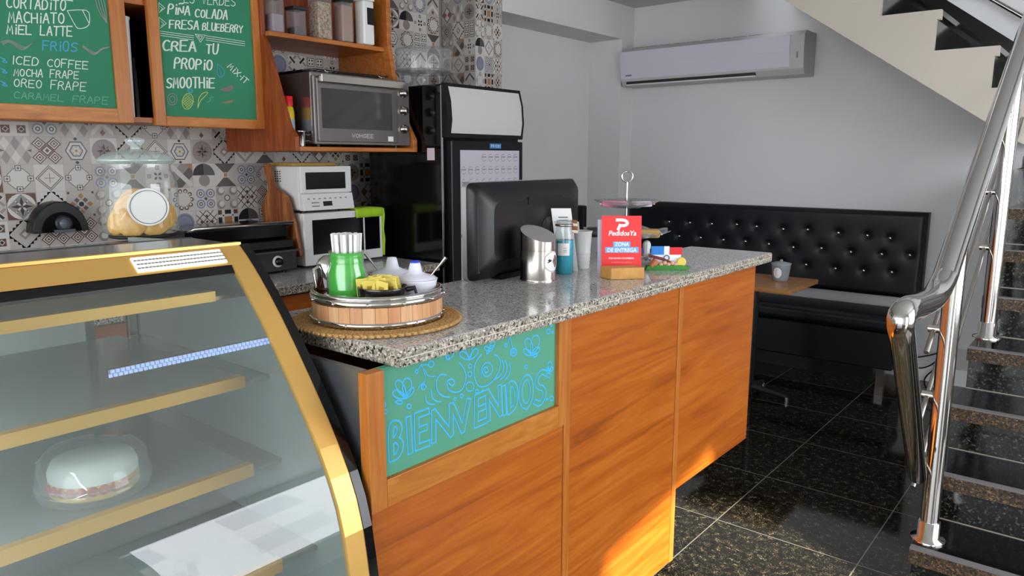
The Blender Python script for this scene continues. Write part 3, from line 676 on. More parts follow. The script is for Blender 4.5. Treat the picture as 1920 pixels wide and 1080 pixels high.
for i in range(9):
    a = -1.6+i*.24; b_.sphere((.066*math.cos(a), .066*math.sin(a), .019), (.009, .009, .009), mat('cake_fruit', '#b5402e', .4), 10, 6)
b_.build('fruit', ck, local=True); ck.scale = (1.14, 1.14, 1.08)
# white cloth in the bottom of the case
cl = MB(); N = 40; vs = []
for i in range(N+1):
    for j in range(13):
        f = j/12; x = -1.92+.80*f; y = -.75+1.33*i/N; z = .525+.008*math.sin(9*x+5*y)+.006*math.sin(23*y+4*x)+.012*(math.sin(f*3.1))
        if f > .86: z += .0
        vs.append((x, y, z))
cl.add(vs, [(i*13+j, i*13+j+1, (i+1)*13+j+1, (i+1)*13+j) for i in range(N) for j in range(12)], mat('white_cloth', '#d5d7d6', .9), True)
o = cl.build('cloth'); tag(o, 'white woven cloth lining the floor of the display case', 'cloth')
so = o.modifiers.new('thick', 'SOLIDIFY'); so.thickness = .004

# ------------------------------------------------------------------ cookie jar
jb = at(268, 443, 2, hz-.028)
JZ = hz-.028
mt_ = MB(); 
for k in range(6): mt_.torus((jb.x, jb.y, JZ+.004), .015+.013*k, .0045, mat('black_weave', '#101114', .6), 40, 6)
tag(mt_.build('jar_mat'), 'black woven round mat under the cookie jar', 'mat')
ja = thing('glass_jar', 'large lidded glass jar of cookies with a round white tag', 'jar', (jb.x, jb.y, JZ+.009))
s_ = mpp(jb); R_ = 66*s_; H_ = 128*s_
MB().lathe([(R_*.86, 0), (R_*.97, .006), (R_, .02), (R_, H_*.72), (R_*.93, H_*.84), (R_*.86, H_*.9), (R_*.86, H_)], (0, 0, 0), M_GLASS, 40).build('body', ja, local=True)
M_LIDG = thin_glass('lid_glass', (.9, .95, .94), extra=.05, diff=.22, dcol=(.75, .85, .83))
ld = MB().lathe([(R_*.9, H_), (R_*.96, H_+.004), (R_*.96, H_+.014), (R_*.8, H_+.026), (R_*.3, H_+.036), (R_*.14, H_+.04)], (0, 0, 0), M_LIDG, 40).torus((0, 0, H_+.009), R_*.95, .005, M_LIDG).build('lid', ja, local=True)
MB().lathe([(R_*.14, H_+.038), (R_*.13, H_+.046), (R_*.24, H_+.056), (R_*.26, H_+.064), (R_*.16, H_+.07), (.0003, H_+.071)], (0, 0, 0), M_LIDG, 24).build('knob', ld, local=True)
dv = (V((CAM.x, CAM.y, 0))-V((jb.x, jb.y, 0))).normalized()
dvt = V((-dv.y, dv.x, 0)); tgc = dv*(R_+.004)-dvt*(-12*s_)+V((0, 0, 50*s_))
tgc = dv*(R_+.004)+dvt*(13*s_)+V((0, 0, 52*s_))
tg = MB().lathe([(32*s_, 0), (33*s_, .002), (32*s_, .004)], tgc, mat('tag_white', '#dfe0dc', .6), 36, axis=dv).torus(tgc+dv*.003, 32.5*s_, .0018, M_WHITE, axis=dv)
tg = tg.build('tag', ja, local=True)
MB().torus(tgc+dv*.0048, 29.5*s_, .0006, M_DARK, axis=dv).box(-.001, .001, -.001, .001, -.001, .001, M_DARK).build('tag_ring', tg, local=True)
M_COOK = wood('cookie_dough', [(.3, '#c78f3f'), (.5, '#dba955'), (.7, '#e6bb6c')], (25, 25, 25), .7)
ckm = None; vw = V((fwd.x, fwd.y, 0)).normalized()
def cookie_mesh():
    b_ = MB(); b_.lathe([(.0003, 0), (.028, .001), (.034, .006), (.033, .011), (.024, .0155), (.0003, .0165)], (0, 0, -.008), M_COOK, 24); return b_
spots = [(-.050, -.022, .042, 1.2, -.45), (.046, -.028, .042, 1.25, .45), (0, .035, .044, 1.2, 0.1), (-.045, .035, .046, 1.3, .5), (.048, .03, .046, 1.3, -.4), (-.002, -.048, .040, 1.35, .05), (0, 0, .030, .2, 0), (-.032, -.008, .082, 1.0, -.3), (.038, .0, .072, 1.0, .4), (.008, .015, .078, 1.1, .2), (-.028, .03, .092, 1.1, .3), (.056, -.002, .056, 1.15, .9)]
prs = ['against the left of the jar glass', 'at the right side of the jar', 'in the middle of the jar bottom', 'at the back left of the jar', 'at the back right of the jar', 'at the front of the jar bottom', 'lying near flat in the jar middle', 'leaning left halfway up the jar', 'leaning right halfway up the jar', 'tilted behind the white tag', 'high at the back of the pile', 'topmost of the pile, behind the tag edge']
rs = R_/.098
for i, (x, y, z, tx, rz) in enumerate(spots):
    L = V((jb.x, jb.y, JZ+.009+z*rs*.9))+(rgt*x+vw*y)*rs
    if i == 0: o = cookie_mesh().build('cookie'); tag(o, None, 'cookie', 'golden cookies in the glass jar'); ckm = o
    else: o = ckm.copy(); COL.objects.link(o)
    o.location = L; o.rotation_euler = (tx, 0, rz+YAW); o.scale = (rs*1.28,)*3
    o['label'] = 'golden round cookie ' + prs[i]

# ------------------------------------------------------------------ black dome device on the tiled wall
P = V((XL+.013, 1.225, 1.19)); dd = thing('wall_speaker', 'black dome-shaped device with a round grey lens on the tiled wall', 'speaker', P)
hp_ = [(.108*math.cos(math.pi*i/18), .13*math.sin(math.pi*i/18)) for i in range(19)]
MB().prism(hp_, (0, 0, 0), (0, 1, 0), (0, 0, 1), (.09, 0, 0), M_BLACK, True).build('housing', dd, .004, local=True)
MB().prism([(.075*math.cos(math.pi*i/16), .085*math.sin(math.pi*i/16)) for i in range(17)], (.09, 0, .002), (0, 1, 0), (0, 0, 1), (.012, 0, 0), M_BLACKG, True).build('inner_ring', dd, local=True)
MB().lathe([(.034, 0), (.034, .012), (.026, .014)], (.1, .005, .038), M_DARK, 24, axis=(1, 0, 0)).lathe([(.02, .014), (.018, .02), (.0003, .021)], (.1, .005, .038), mat('lens_grey', '#5b6270', .25), 24, axis=(1, 0, 0)).build('lens', dd, local=True)
MB().box(.085, .115, -.035, .045, .0, .012, mat('slate_plastic', '#4f535c', .35)).build('base_clip', dd, local=True)

# ------------------------------------------------------------------ wall cabinet with chalk menu boards
XF = -3.24
cbn = thing('wall_cabinet', 'wooden wall cabinet above the back counter, open between the two menu boards', 'cabinet', (-3.4, 1.2, 1.65))
CZ = 1.652
MB().box(XL+.015, XF-.012, .2, 2.055, CZ, CZ+.02, M_SHELF).build('bottom_board', cbn)
MB().box(XL+.015, XL+.025, .2, 2.055, CZ+.02, 2.6, M_BLACK).build('back_board', cbn)
MB().box(XL+.025, XF-.012, 2.035, 2.055, CZ+.02, 2.6, M_WOODD).build('side_board', cbn)
MB().box(XL+.025, XF-.012, .2, .22, CZ+.02, 2.6, M_WOODD).build('side_board', cbn)
MB().box(XL+.025, XF-.012, .22, 2.035, 2.13, 2.15, M_SHELF).build('shelf', cbn)
MB().box(XL+.025, XF-.012, .2, 2.055, 2.58, 2.6, M_SHELF).build('top_board', cbn)
def menu(name_label, y0, y1, z0, z1, fw, ang=0, pivot=None):
    t = thing('menu_board', name_label, 'chalkboard', (XF, y0, z0))
    MB().box(XF-.012, XF+.012, y0, y0+fw, z0, z1, M_WOODV).box(XF-.012, XF+.012, y1-fw, y1, z0, z1, M_WOODV).box(XF-.012, XF+.012, y0+fw, y1-fw, z0, z0+fw*.9, M_WOODF).box(XF-.012, XF+.012, y0+fw, y1-fw, z1-fw, z1, M_WOODF).build('frame', t, .002)
    MB().box(XF-.010, XF+.001, y0+fw, y1-fw, z0+fw*.9, z1-fw, M_BOARD).build('board', t)
    return t
a = at(250, 232, 0, XF); b1 = menu('green chalkboard of coffee drinks in a wooden frame, left of the two', .33, a.y, 1.646, 2.5, .062)
a2 = at(293, 238, 0, XF); c2 = at(498, 240, 0, XF); b2 = menu('green chalkboard of smoothies in a wooden frame beside the open shelf', a2.y-.004, c2.y, 1.640, 2.5, .046)
XW = XF+.0016
k1 = f1 = bl1 = k2 = c2m = None; CUR = b1
def T1(s, p0, p1, h, mb=None, mt=M_CHALK, wd=.0046, **kw):
    if ' ' in s:      # one part per word
        i0 = 0; q0, q1 = V(p0), V(p1)
        for wd_ in s.split(' '):
            T1(wd_, q0+(q1-q0)*(i0/len(s)), q0+(q1-q0)*((i0+len(wd_))/len(s)), h, None, mt, wd, **kw); i0 += len(wd_)+1
        return
    mb = MB(); text_px(mb, s, p0, p1, h, 0, XW, (1, 0, 0), mt, wd, **kw); mb.build('chalk_word', CUR)['label'] = ('blue' if mt is M_CHALKB else 'faded' if mt is M_CHALKF else 'white')+' chalk word'
T1('CORTADiTO', (12, 14), (126, 20), 20); T1('MACHiATO', (16, 42), (124, 44), 19); T1('MiEL LATTE', (13, 63), (138, 68), 17); T1('LATTE', (60, -8), (140, 2), 17)
T1('ICED COFFEE', (22, 120), (168, 130), 15, wd=.0034); T1('MOCHA FRAPE', (26, 142), (150, 148), 14, wd=.0034); T1('OREO FRAPE', (26, 162), (164, 171), 15, wd=.0032)
T1('CARAMEL FRAPE', (26, 184), (205, 196), 13, mb=f1, mt=M_CHALKF, wd=.0034)
T1('FRiOS', (80, 94), (148, 97), 18, mb=bl1, mt=M_CHALKB, wd=.005)
def S1(pts, mb, mt, wd=.003, sm=1):
    own = mb is None; m_ = MB() if own else mb
    ribbon(m_, [at(u, v, 0, XW) for u, v in (smooth2(pts, sm) if sm else pts)], wd, (1, 0, 0), mt)
    if own: m_.build('chalk_stroke', CUR)
S1([(126, 20), (150, 18), (166, 20), (169, 35), (166, 50), (147, 55), (141, 48), (126, 20)], k1, M_CHALK, .0028); S1([(155, 20), (163, 36), (167, 44)], k1, M_CHALK, .0028)
for d in range(4): S1([(2+d, 78+d*2), (18, 74+d), (36, 84+d*3), (48, 90+d), (58, 82), (68, 75)], f1, M_CHALKP, .002); S1([(155, 85+d), (170, 95+d*2), (180, 100+d), (190, 90+d), (206, 88)], f1, M_CHALKP, .002); S1([(178+d*5, -5), (184+d*5, 20), (200, 43)], f1, M_CHALKP, .003)
for v in (108, 128, 152): S1([(1, v), (12, v+4), (2, v+8), (16, v+10), (4, v+2)], bl1, M_CHALKB, .0034)
CUR = b2
def T2(s, p0, p1, h, mt=M_CHALK, wd=.0034, dbl=.12, **kw): T1(s, p0, p1, h, mt=mt, wd=wd, dbl=dbl, **kw)
T2('ES VERDES', (345, 5), (444, 12), 17, dbl=0); T2('Pi~A', (314, 26), (358, 29), 18); T2('COLADA', (365, 32), (428, 37), 16); T2('FRESA', (317, 53), (374, 56), 16); T2('BLUEBERRY', (379, 56), (456, 62), 14)
T2('CREA', (304, 95), (370, 97), 19, wd=.004); T2('TU', (386, 100), (410, 102), 18, wd=.004); T2('PROPiO', (326, 128), (400, 132), 20, wd=.004); T2('SMOOTHiE', (312, 165), (404, 165), 20, wd=.004)
T2('MiX-iT', (426, 126), (462, 160), 11, dbl=0, wd=.004)
for d in (0, 4, 8): S1([(298, 58+d), (363, 67+d)], k2, M_CHALK, .0022, 0); S1([(386, 67+d), (459, 78+d)], k2, M_CHALK, .0022, 0)
S1([(366, 64), (385, 66), (376, 79), (366, 64)], k2, M_CHALK, .0026, 0); S1([(371, 67), (380, 68), (376, 74), (371, 67)], k2, M_CHALK, .0026, 0)
S1([(298, 5), (309, 15), (298, 24), (298, 5)], k2, M_CHALK, .0026, 0); S1([(298, 32), (312, 44), (299, 54), (298, 32)], k2, M_CHALK, .0026, 0); S1([(301, 12), (305, 16), (301, 20)], k2, M_CHALK, .0022, 0); S1([(302, 40), (307, 45), (302, 49)], k2, M_CHALK, .0022, 0)
def oval(u, v, a, b_, mt, rot=0, wd=.0028):
    p = []
    for i in range(17):
        x, y = a*math.cos(i*math.pi/8), b_*math.sin(i*math.pi/8); p.append((u+x*math.cos(rot)-y*math.sin(rot), v+x*math.sin(rot)+y*math.cos(rot)))
    S1(p, c2m, mt, wd, 0)
c2m = MB()
oval(352, 190, 10, 15, M_CHALKY, .2)
for d in range(-2, 3): S1([(345+d*2, 196+d*3), (360+d*2, 184+d*3)], c2m, M_CHALKY, .0018, 0); S1([(345-d*2, 184+d*3), (358-d*2, 197+d*3)], c2m, M_CHALKY, .0018, 0)
c2m.build('chalk_pineapple', b2); c2m = None
S1([(371, 202), (372, 185), (380, 174), (391, 172), (385, 180), (376, 188), (371, 202)], c2m, M_CHALKY, .0028, 1)
oval(323, 186, 9, 11, M_CHALKP); oval(323, 186, 5, 6, M_CHALKP); S1([(352, 168), (358, 166), (362, 172), (354, 174), (352, 168)], c2m, M_CHALKB, .004, 1)
S1([(408, 120), (418, 128), (422, 138), (414, 146), (406, 138), (408, 120)], c2m, M_CHALKB, .0028, 1); S1([(410, 124), (415, 142)], c2m, M_CHALKB, .002, 0)
for d in range(4): S1([(413, 168), (428, 163+d*3), (437, 160+d*2)], c2m, mat('red_chalk', '#9a6a75', .9), .0026, 1); S1([(416, 193), (426, 190+d), (436, 188+d)], c2m, mat('orange_chalk', '#8f7b50', .9), .0024, 1)
S1([(388, 192), (396, 188), (392, 184), (400, 182)], c2m, M_CHALKF, .0026, 1)
# white cup stack in the cabinet gap
P = at(251, 213, 0, XF-.09)
cu = thing('paper_cup_stack', 'tall white stack of cups in the gap between the menu boards', 'cups', (P.x, P.y-.035, CZ+.02))
b_ = MB().lathe([(.036, 0), (.040, .2), (.044, .40), (.047, .405), (.047, .412), (.0003, .412)], (0, 0, 0), M_WHITEP, 24)
b_.build('cups', cu, local=True)
tag(MB().lathe([(.05, 0), (.05, .2), (.03, .23), (.03, .26)], (-3.42, 1.55, CZ+.02), M_BLACKG, 20).build('dark_bottle'), 'dark bottle half hidden in the gap of the wall cabinet', 'bottle')

# ------------------------------------------------------------------ open shelf unit with oven
su = thing('shelf_unit', 'wooden open shelf unit holding canisters above and an oven below', 'shelf unit', (-3.4, 2.1, 1.535))
YL, YR2 = 2.06, 2.79
pl = [(XL+.015, 1.535), (-2.985, 1.535), (-2.985, 1.60), (-3.03, 1.645), (-3.075, 1.76), (-3.18, 2.03), (-3.215, 2.075), (-3.215, 2.6), (XL+.015, 2.6)]
MB().prism(pl, (0, YL, 0), (1, 0, 0), (0, 0, 1), (0, .022, 0), M_WOODD).build('side_panel', su, .002)
pr = [(XL+.015, 1.535), (-2.975, 1.535), (-2.975, 1.60), (-3.05, 1.72), (-3.13, 1.95), (-3.16, 2.11), (-3.16, 2.6), (XL+.015, 2.6)]
MB().prism(pr, (0, YR2, 0), (1, 0, 0), (0, 0, 1), (0, .028, 0), M_SHELF).build('side_panel', su, .002)
MB().box(XL+.015, -2.98, YL+.022, YR2, 1.535, 1.555, M_SHELF).build('bottom_board', su, .002)
MB().box(XL+.015, -3.185, YL+.022, YR2, 2.07, 2.092, M_SHELF).build('shelf', su, .002)
MB().box(XL+.015, XL+.022, YL+.022, YR2, 2.092, 2.6, M_WOODD).build('back_strip', su)
# canisters
def canister(p0, p1, htop, label, fill, flevel, lidc=None, body=None, z=2.092):
    a = at(p0[0], p0[1], 2, z+.0005); b_ = at(p1[0], p1[1], 2, z+.0005); wd = abs(p1[0]-p0[0])*mpp(a)*.72
    h = htop
    c = (a+b_)/2+V((fwd.x, fwd.y, 0)).normalized()*(wd*.5+.006); 
    t = thing('canister', label, 'canister', c, 0, 'square canisters in a row on the shelf')
    s2 = wd/2
    MB().box(-s2, s2, -s2, s2, 0, h, body or M_PLAST).build('body', t, .008, local=True)
    if fill: MB().box(-s2+.004, s2-.004, -s2+.004, s2-.004, .003, h*flevel, fill).build('contents', t, .006, local=True)
    if lidc: MB().box(-s2-.003, s2+.003, -s2-.003, s2+.003, h, h+.016, lidc).build('lid', t, .004, local=True)
    return t, s2
Mgr = granite('grain_fill', [(0, '#7d6450'), (.3, '#a88a6c'), (.5, '#c0a486'), (.7, '#8f745c')], 120, .8)
canister((492, 58), (530, 61), .155, 'tall clear canister half full of pale powder with a dark lid, leftmost on the shelf', mat('powder_mauve', '#9c8791', .8), .55, M_DARK)
canister((533, 66), (571, 68), .125, 'short clear canister with dark pieces and a dark lid', mat('dark_bits', '#3e3440', .8), .35, M_DARK)
canister((574, 70), (620, 75), .20, 'wide clear canister filled with beige grain', Mgr, .9, M_DARK)
canister((623, 75), (661, 81), .20, 'clear canister filled with tan powder beside the grain', mat('tan_powder', '#a98670', .8), .9, M_DARK)
t, s2 = canister((664, 80), (700, 85), .22, 'white canister with a black label, rightmost on the shelf', None, 0, M_WHITE, M_WHITE)
MB().box(s2, s2+.001, -.012, s2*.95, .10, .185, M_BLACK).build('label_sticker', t, local=True)
# oven
ov = thing('countertop_oven', 'stainless oven with a glass door on the wooden shelf unit', 'oven', (-3.1, 2.55, 1.556))
OX = -2.995; oy0, oy1, oz0, oz1 = 2.178, 2.785, 1.568, 1.905
M_OVS = mat('oven_side_steel', '#a29c9a', .14, .9)
MB().box(OX-.38, OX-.02, oy0, oy1, oz0, oz1, M_OVS).build('body', ov, .006)
MB().box(OX-.02, OX, oy0, oy1, oz0, oz1-.02, mat('oven_front', '#8b8582', .3, .7)).build('front_frame', ov, .003)
MB().box(OX-.0, OX+.012, oy0+.012, oy1-.092, oz0+.012, oz1-.03, mat('oven_door', '#7d7674', .3, .7)).build('door', ov, .003)
dr = MB().box(OX+.012, OX+.0135, oy0+.035, oy1-.135, oz0+.075, oz1-.075, mat('oven_window', '#3c3a36', .06)).build('window', ov)
dh = MB().box(OX+.03, OX+.042, oy0+.02, oy1-.075, oz1-.052, oz1-.012, M_STEEL).box(OX+.012, OX+.032, oy0+.02, oy0+.035, oz1-.05, oz1-.02, M_STEEL).box(OX+.012, OX+.032, oy1-.11, oy1-.095, oz1-.05, oz1-.02, M_STEEL)
dh.build('door_handle', ov, .004)
for z in (oz0+.27, oz0+.18, oz0+.085):
    kn = MB().lathe([(.024, 0), (.024, .008), (.019, .01), (.017, .026), (.0003, .027)], (OX, oy1-.045, z), M_STEEL, 24, axis=(1, 0, 0)).box(OX+.026, OX+.03, oy1-.048, oy1-.042, z-.016, z+.016, M_STEEL)
    kn.build('knob', ov)
for y in (oy0+.05, oy1-.06): 
    for x in (OX-.05, OX-.33): MB().cyl((x, y, 1.5551), (x, y, oz0), .012, M_BLACK).build('foot', ov)
lt2 = MB()
def plate_text(mb, s, o, du, dv_, wd, mt, nrm, gw=.72):
    o, du, dv_ = V(o), V(du), V(dv_); n_ = len(s)
    for i, ch in enumerate(s):
        for st in G.get(ch, []):
            q = smooth2(st, 1) if ch in CURVY and len(st) > 3 else st
            ribbon(mb, [o+du*((i+x*gw)/n_)+dv_*y for x, y in q], wd, nrm, mt)
plate_text(lt2, 'WOHGEE', (OX+.0127, oy0+.21, oz0+.035), (0, .14, 0), (0, 0, .018), .0032, mat('oven_letter', '#c9c4c4', .4), (1, 0, 0))
lt2.build('maker_lettering', ov)
MB().box(OX+.0122, OX+.0135, oy1-.165, oy1-.13, oz0+.02, oz0+.045, M_WHITEP).build('energy_sticker', ov)
# wire rack / tray on the oven
rk = thing('wire_rack', 'dark baking tray and wire rack lying on top of the steel oven', 'rack', (OX-.2, 2.5, oz1))
MB().box(OX-.36, OX-.08, oy0+.0, oy1-.12, oz1+.004, oz1+.012, M_BLACK).build('tray', rk, .003)
b_ = MB()
for i in range(14): b_.cyl((OX-.36, oy0+.05+i*.035, oz1+.016), (OX-.05, oy0+.05+i*.035, oz1+.016), .002, M_DARK, seg=6)
b_.tube([(OX-.36, oy0+.05, oz1+.016), (OX-.05, oy0+.05, oz1+.016), (OX-.05, oy1-.1, oz1+.016), (OX-.36, oy1-.1, oz1+.016)], .003, M_DARK, 6)
for y in (oy0+.12, oy1-.15): b_.tube([(OX-.05, y-.015, oz1+.016), (OX-.035, y-.015, oz1+.006), (OX-.035, y+.015, oz1+.006), (OX-.05, y+.015, oz1+.016)], .003, M_CHROME, 6)
b_.build('wires', rk)
# yellow spray bottle and steel cup beside the oven
pb_ = at(542, 240, 1, 2.125); pb_.z = 1.5551
sb = thing('cleaner_bottle', 'yellow bottle with a red cap squeezed beside the steel oven', 'bottle', pb_)
MB().lathe([(.026, 0), (.028, .004), (.028, .16), (.024, .185), (.018, .19)], (0, 0, 0), mat('yellow_plastic', '#e3c117', .35), 24).build('body', sb, local=True)
MB().lathe([(.024, .19), (.024, .232), (.021, .237)], (0, 0, 0), mat('red_plastic', '#d3171c', .35), 24).build('cap', sb, local=True)
MB().lathe([(.0285, .03), (.0285, .13)], (0, 0, 0), mat('label_blue_white', '#a9bccb', .5), 24).build('label_band', sb, local=True)
cpp = at(563, 255, 1, 2.135); cpp.z = 1.5551
cc = thing('steel_cup', 'small shiny steel cup at the front of the shelf beside the oven', 'cup', cpp)
MB().lathe([(.024, 0), (.028, .07), (.03, .075), (.026, .075), (.023, .01), (.0003, .008)], (0, 0, 0), M_CHROME, 24).build('cup_body', cc, local=True)
MB().tube([(.0, .028, .06), (.0, .045, .055), (.0, .045, .03), (.0, .026, .025)], .003, M_CHROME, 8).build('handle', cc, local=True)

# ------------------------------------------------------------------ back counter
bc = thing('back_counter', 'orange wooden base cabinet along the tiled wall', 'cabinet', (-3.2, 1.8, 0))
BZ = .95
MB().box(XL+.015, -2.84, -.6, 2.78, .1, BZ-.04, M_WOODD).build('body', bc)
MB().box(XL+.1, -2.9, -.6, 2.78, 0, .1, M_BLACK).build('plinth', bc)
for i in range(5): 
    d = MB().box(-2.84, -2.82, -.58+i*.67, .08+i*.67, .12, BZ-.05, M_WOODC).build('door', bc, .003)
bt = MB().box(XL+.015, -2.79, -.6, 2.79, BZ-.04, BZ, M_GRAN); o = bt.build('granite_worktop', None, .004); o.data.materials.append(M_GRANE)
for p in o.data.polygons:
    if abs(p.normal.z) < .5: p.material_index = 1
tag(o, 'grey granite worktop along the tiled wall under the microwave', 'countertop')
# griddle press
gr = thing('grill_press', 'black and steel sandwich grill with a round dial beside the microwave', 'grill', (-3.2, 1.9, BZ))
gx, ga, gb = -3.12, 1.60, 2.13
MB().box(gx-.36, gx, ga, gb, BZ+.012, BZ+.11, mat('grill_steel', '#4a4747', .3, .8)).build('base', gr, .006)
MB().box(gx-.36, gx-.02, ga, gb, BZ+.115, BZ+.16, M_BLACK).box(gx-.38, gx-.06, ga, gb, BZ+.165, BZ+.235, M_BLACKG).build('lid', gr, .01)
MB().box(gx-.03, gx+.03, ga, gb, BZ+.108, BZ+.116, mat('drip_steel', '#6d6a68', .25, 1)).build('drip_lip', gr)
MB().tube([(gx-.06, ga+.02, BZ+.23), (gx, ga+.02, BZ+.245), (gx, gb-.02, BZ+.245), (gx-.06, gb-.02, BZ+.23)], .009, M_STEEL, 10).build('handle', gr)
MB().lathe([(.028, 0), (.028, .004), (.022, .006)], (gx, 2.02, BZ+.062), M_WHITE, 28, axis=(1, 0, 0)).build('dial_ring', gr)
MB().lathe([(.019, .004), (.017, .024), (.0003, .025)], (gx, 2.02, BZ+.062), M_BLACK, 24, axis=(1, 0, 0)).build('dial', gr)
for y in (ga+.05, gb-.05): MB().cyl((gx-.04, y, BZ), (gx-.04, y, BZ+.012), .012, M_BLACK).build('foot', gr); MB().cyl((gx-.32, y, BZ), (gx-.32, y, BZ+.012), .012, M_BLACK).build('foot', gr)
# microwave
mw = thing('microwave', 'white microwave with a black door on the granite worktop', 'microwave', (-3.3, 2.45, BZ))
mx_, my0, my1, mz0, mz1 = -3.16, 2.205, 2.715, BZ+.012, 1.228
MB().box(mx_-.36, mx_-.02, my0, my1, mz0, mz1, M_WHITE).build('body', mw, .006)
MB().box(mx_-.02, mx_, my0, my1-.135, mz0, mz1, M_WHITE).build('door', mw, .005)
MB().box(mx_, mx_+.0015, my0+.05, my1-.15, mz0+.055, mz1-.035, M_BLACKG).build('door_window', mw)
MB().box(mx_-.02, mx_-.001, my1-.133, my1, mz0, mz1, M_WHITE).build('control_panel', mw, .004)
MB().box(mx_-.001, mx_+.001, my1-.15, my1-.02, mz0+.05, mz1-.03, M_BLACKG).build('keypad', mw)
MB().box(mx_+.001, mx_+.006, my1-.134, my1-.128, mz0+.05, mz1-.03, M_WHITE).build('door_edge', mw)
for x in (mx_-.05, mx_-.32):
    for y in (my0+.05, my1-.05): MB().cyl((x, y, BZ), (x, y, mz0), .012, M_BLACK).build('foot', mw)
# toaster oven
to = thing('toaster_oven', 'small white toaster oven standing on the microwave', 'toaster oven', (-3.3, 2.35, mz1))
tx, ty0, ty1, tz0, tz1 = -3.17, 2.205, 2.52, mz1+.014, 1.462
MB().box(tx-.30, tx-.015, ty0, ty1, tz0, tz1, M_WHITE).build('body', to, .008)
MB().box(tx-.015, tx, ty0, ty1, tz0+.085, tz1, M_WHITE).build('door', to, .004)
MB().box(tx, tx+.002, ty0+.03, ty1-.04, tz0+.105, tz1-.03, M_BLACKG).build('door_window', to)
MB().prism([(tx-.015, tz0+.08), (tx+.004, tz0+.082), (tx+.02, tz0+.0), (tx-.015, tz0)], (0, ty0, 0), (1, 0, 0), (0, 0, 1), (0, ty1-ty0, 0), M_WHITE).build('control_panel', to, .002)
b_ = MB()
dvv = V((-.016, 0, .082)).normalized(); oo = V((tx+.0205, 0, tz0)); nn2 = V((.082, 0, .016)).normalized()
b_.obox(oo+nn2*.0005+V((0, ty0+.12, 0))+dvv*.02, (0, .055, 0), dvv*.024, nn2*.001, M_BLACKG)
for i in range(8): b_.obox(oo+nn2*.0005+V((0, ty0+.03+i*.033, 0))+dvv*.056, (0, .012, 0), dvv*.006, nn2*.0008, mat('button_grey', '#8c8c8e', .5))
for i in range(2): b_.obox(oo+nn2*.0005+V((0, ty0+.05, 0))+dvv*(.018+.018*i), (0, .045, 0), dvv*.006, nn2*.0008, MATS['button_grey'])
b_.build('display_and_buttons', to)
b_ = MB()
for i in range(5):
    for j in range(3): b_.box(tx-.22+j*.02, tx-.208+j*.02, ty0-.0008, ty0, tz1-.03-i*.012, tz1-.024-i*.012, M_DARK)
b_.build('vent_slots', to)
for x in (tx-.05, tx-.26):
    for y in (ty0+.04, ty1-.04): MB().cyl((x, y, mz1), (x, y, tz0), .014, M_BLACK).build('foot', to)
wb = thing('wooden_tray', 'thin wooden board lying on top of the white toaster oven', 'board', (tx-.15, 2.37, tz1))
MB().box(tx-.27, tx-.06, ty0+.0, ty1-.05, tz1+.0002, tz1+.018, wood('bamboo', [(.3, '#8c6a33'), (.6, '#b08a4c')], (30, 3, 30), .5)).build('board', wb, .004)
# green towel
tw = MB(); vs = []; N = 14
prf = [(mx_-.2, mz1+.003), (mx_-.1, mz1+.004), (mx_+.002, mz1+.004), (mx_+.006, mz1-.01), (mx_+.006, mz1-.04)]
for j in range(N+1):
    y = 2.53+.185*j/N; w1 = math.sin(j*1.3)*.003
    for i, (x, z) in enumerate(prf): vs.append((x+w1*(i > 2), y, z+abs(w1)*.5))
P5 = len(prf); tw.add(vs, [(j*P5+i, j*P5+i+1, (j+1)*P5+i+1, (j+1)*P5+i) for j in range(N) for i in range(P5-1)], mat('lime_cloth', '#a9d32a', .9), True)
vs = []
for k in range(15):
    z = mz1+.005-.262*k/14; wv = .006*math.sin(k*.9)
    for i in range(8): vs.append((mx_-.2+.21*i/7+wv*.5, my1+.004+abs(.006*math.sin(i*1.4+k*.4)), z+.0))
tw.add(vs, [(k*8+i, (k+1)*8+i, (k+1)*8+i+1, k*8+i+1) for k in range(14) for i in range(7)], MATS['lime_cloth'], True)
o = tw.build('towel'); tag(o, 'lime green towel draped over the right corner of the microwave', 'towel')
so = o.modifiers.new('thick', 'SOLIDIFY'); so.thickness = .004; so.offset = 1
# paddle cutting board leaning
cbd = thing('paddle_board', 'dark wooden paddle cutting board leaning between grill and microwave', 'cutting board', (-3.3, 2.17, BZ))
q0 = V((-3.10, 2.165, BZ+.005)); M_PAD = wood('acacia', [(.3, '#4d2410'), (.5, '#8a4a22'), (.7, '#b5753c')], (25, 25, 2), .4)
poly = [(-.13, 0), (.13, 0), (.135, .18), (.12, .30), (.07, .345), (.03, .37), (.022, .42), (.028, .47), (.02, .495), (-.02, .495), (-.028, .47), (-.022, .42), (-.03, .37), (-.07, .345), (-.12, .30), (-.135, .18)]
upd = V((-.24, -.02, .97)).normalized(); sdd = V((.97, .0, .24)).normalized()
MB().prism(poly, (-3.27, 2.165, BZ+.04), sdd, upd, (0, .018, 0), M_PAD).build('board', cbd, .004)

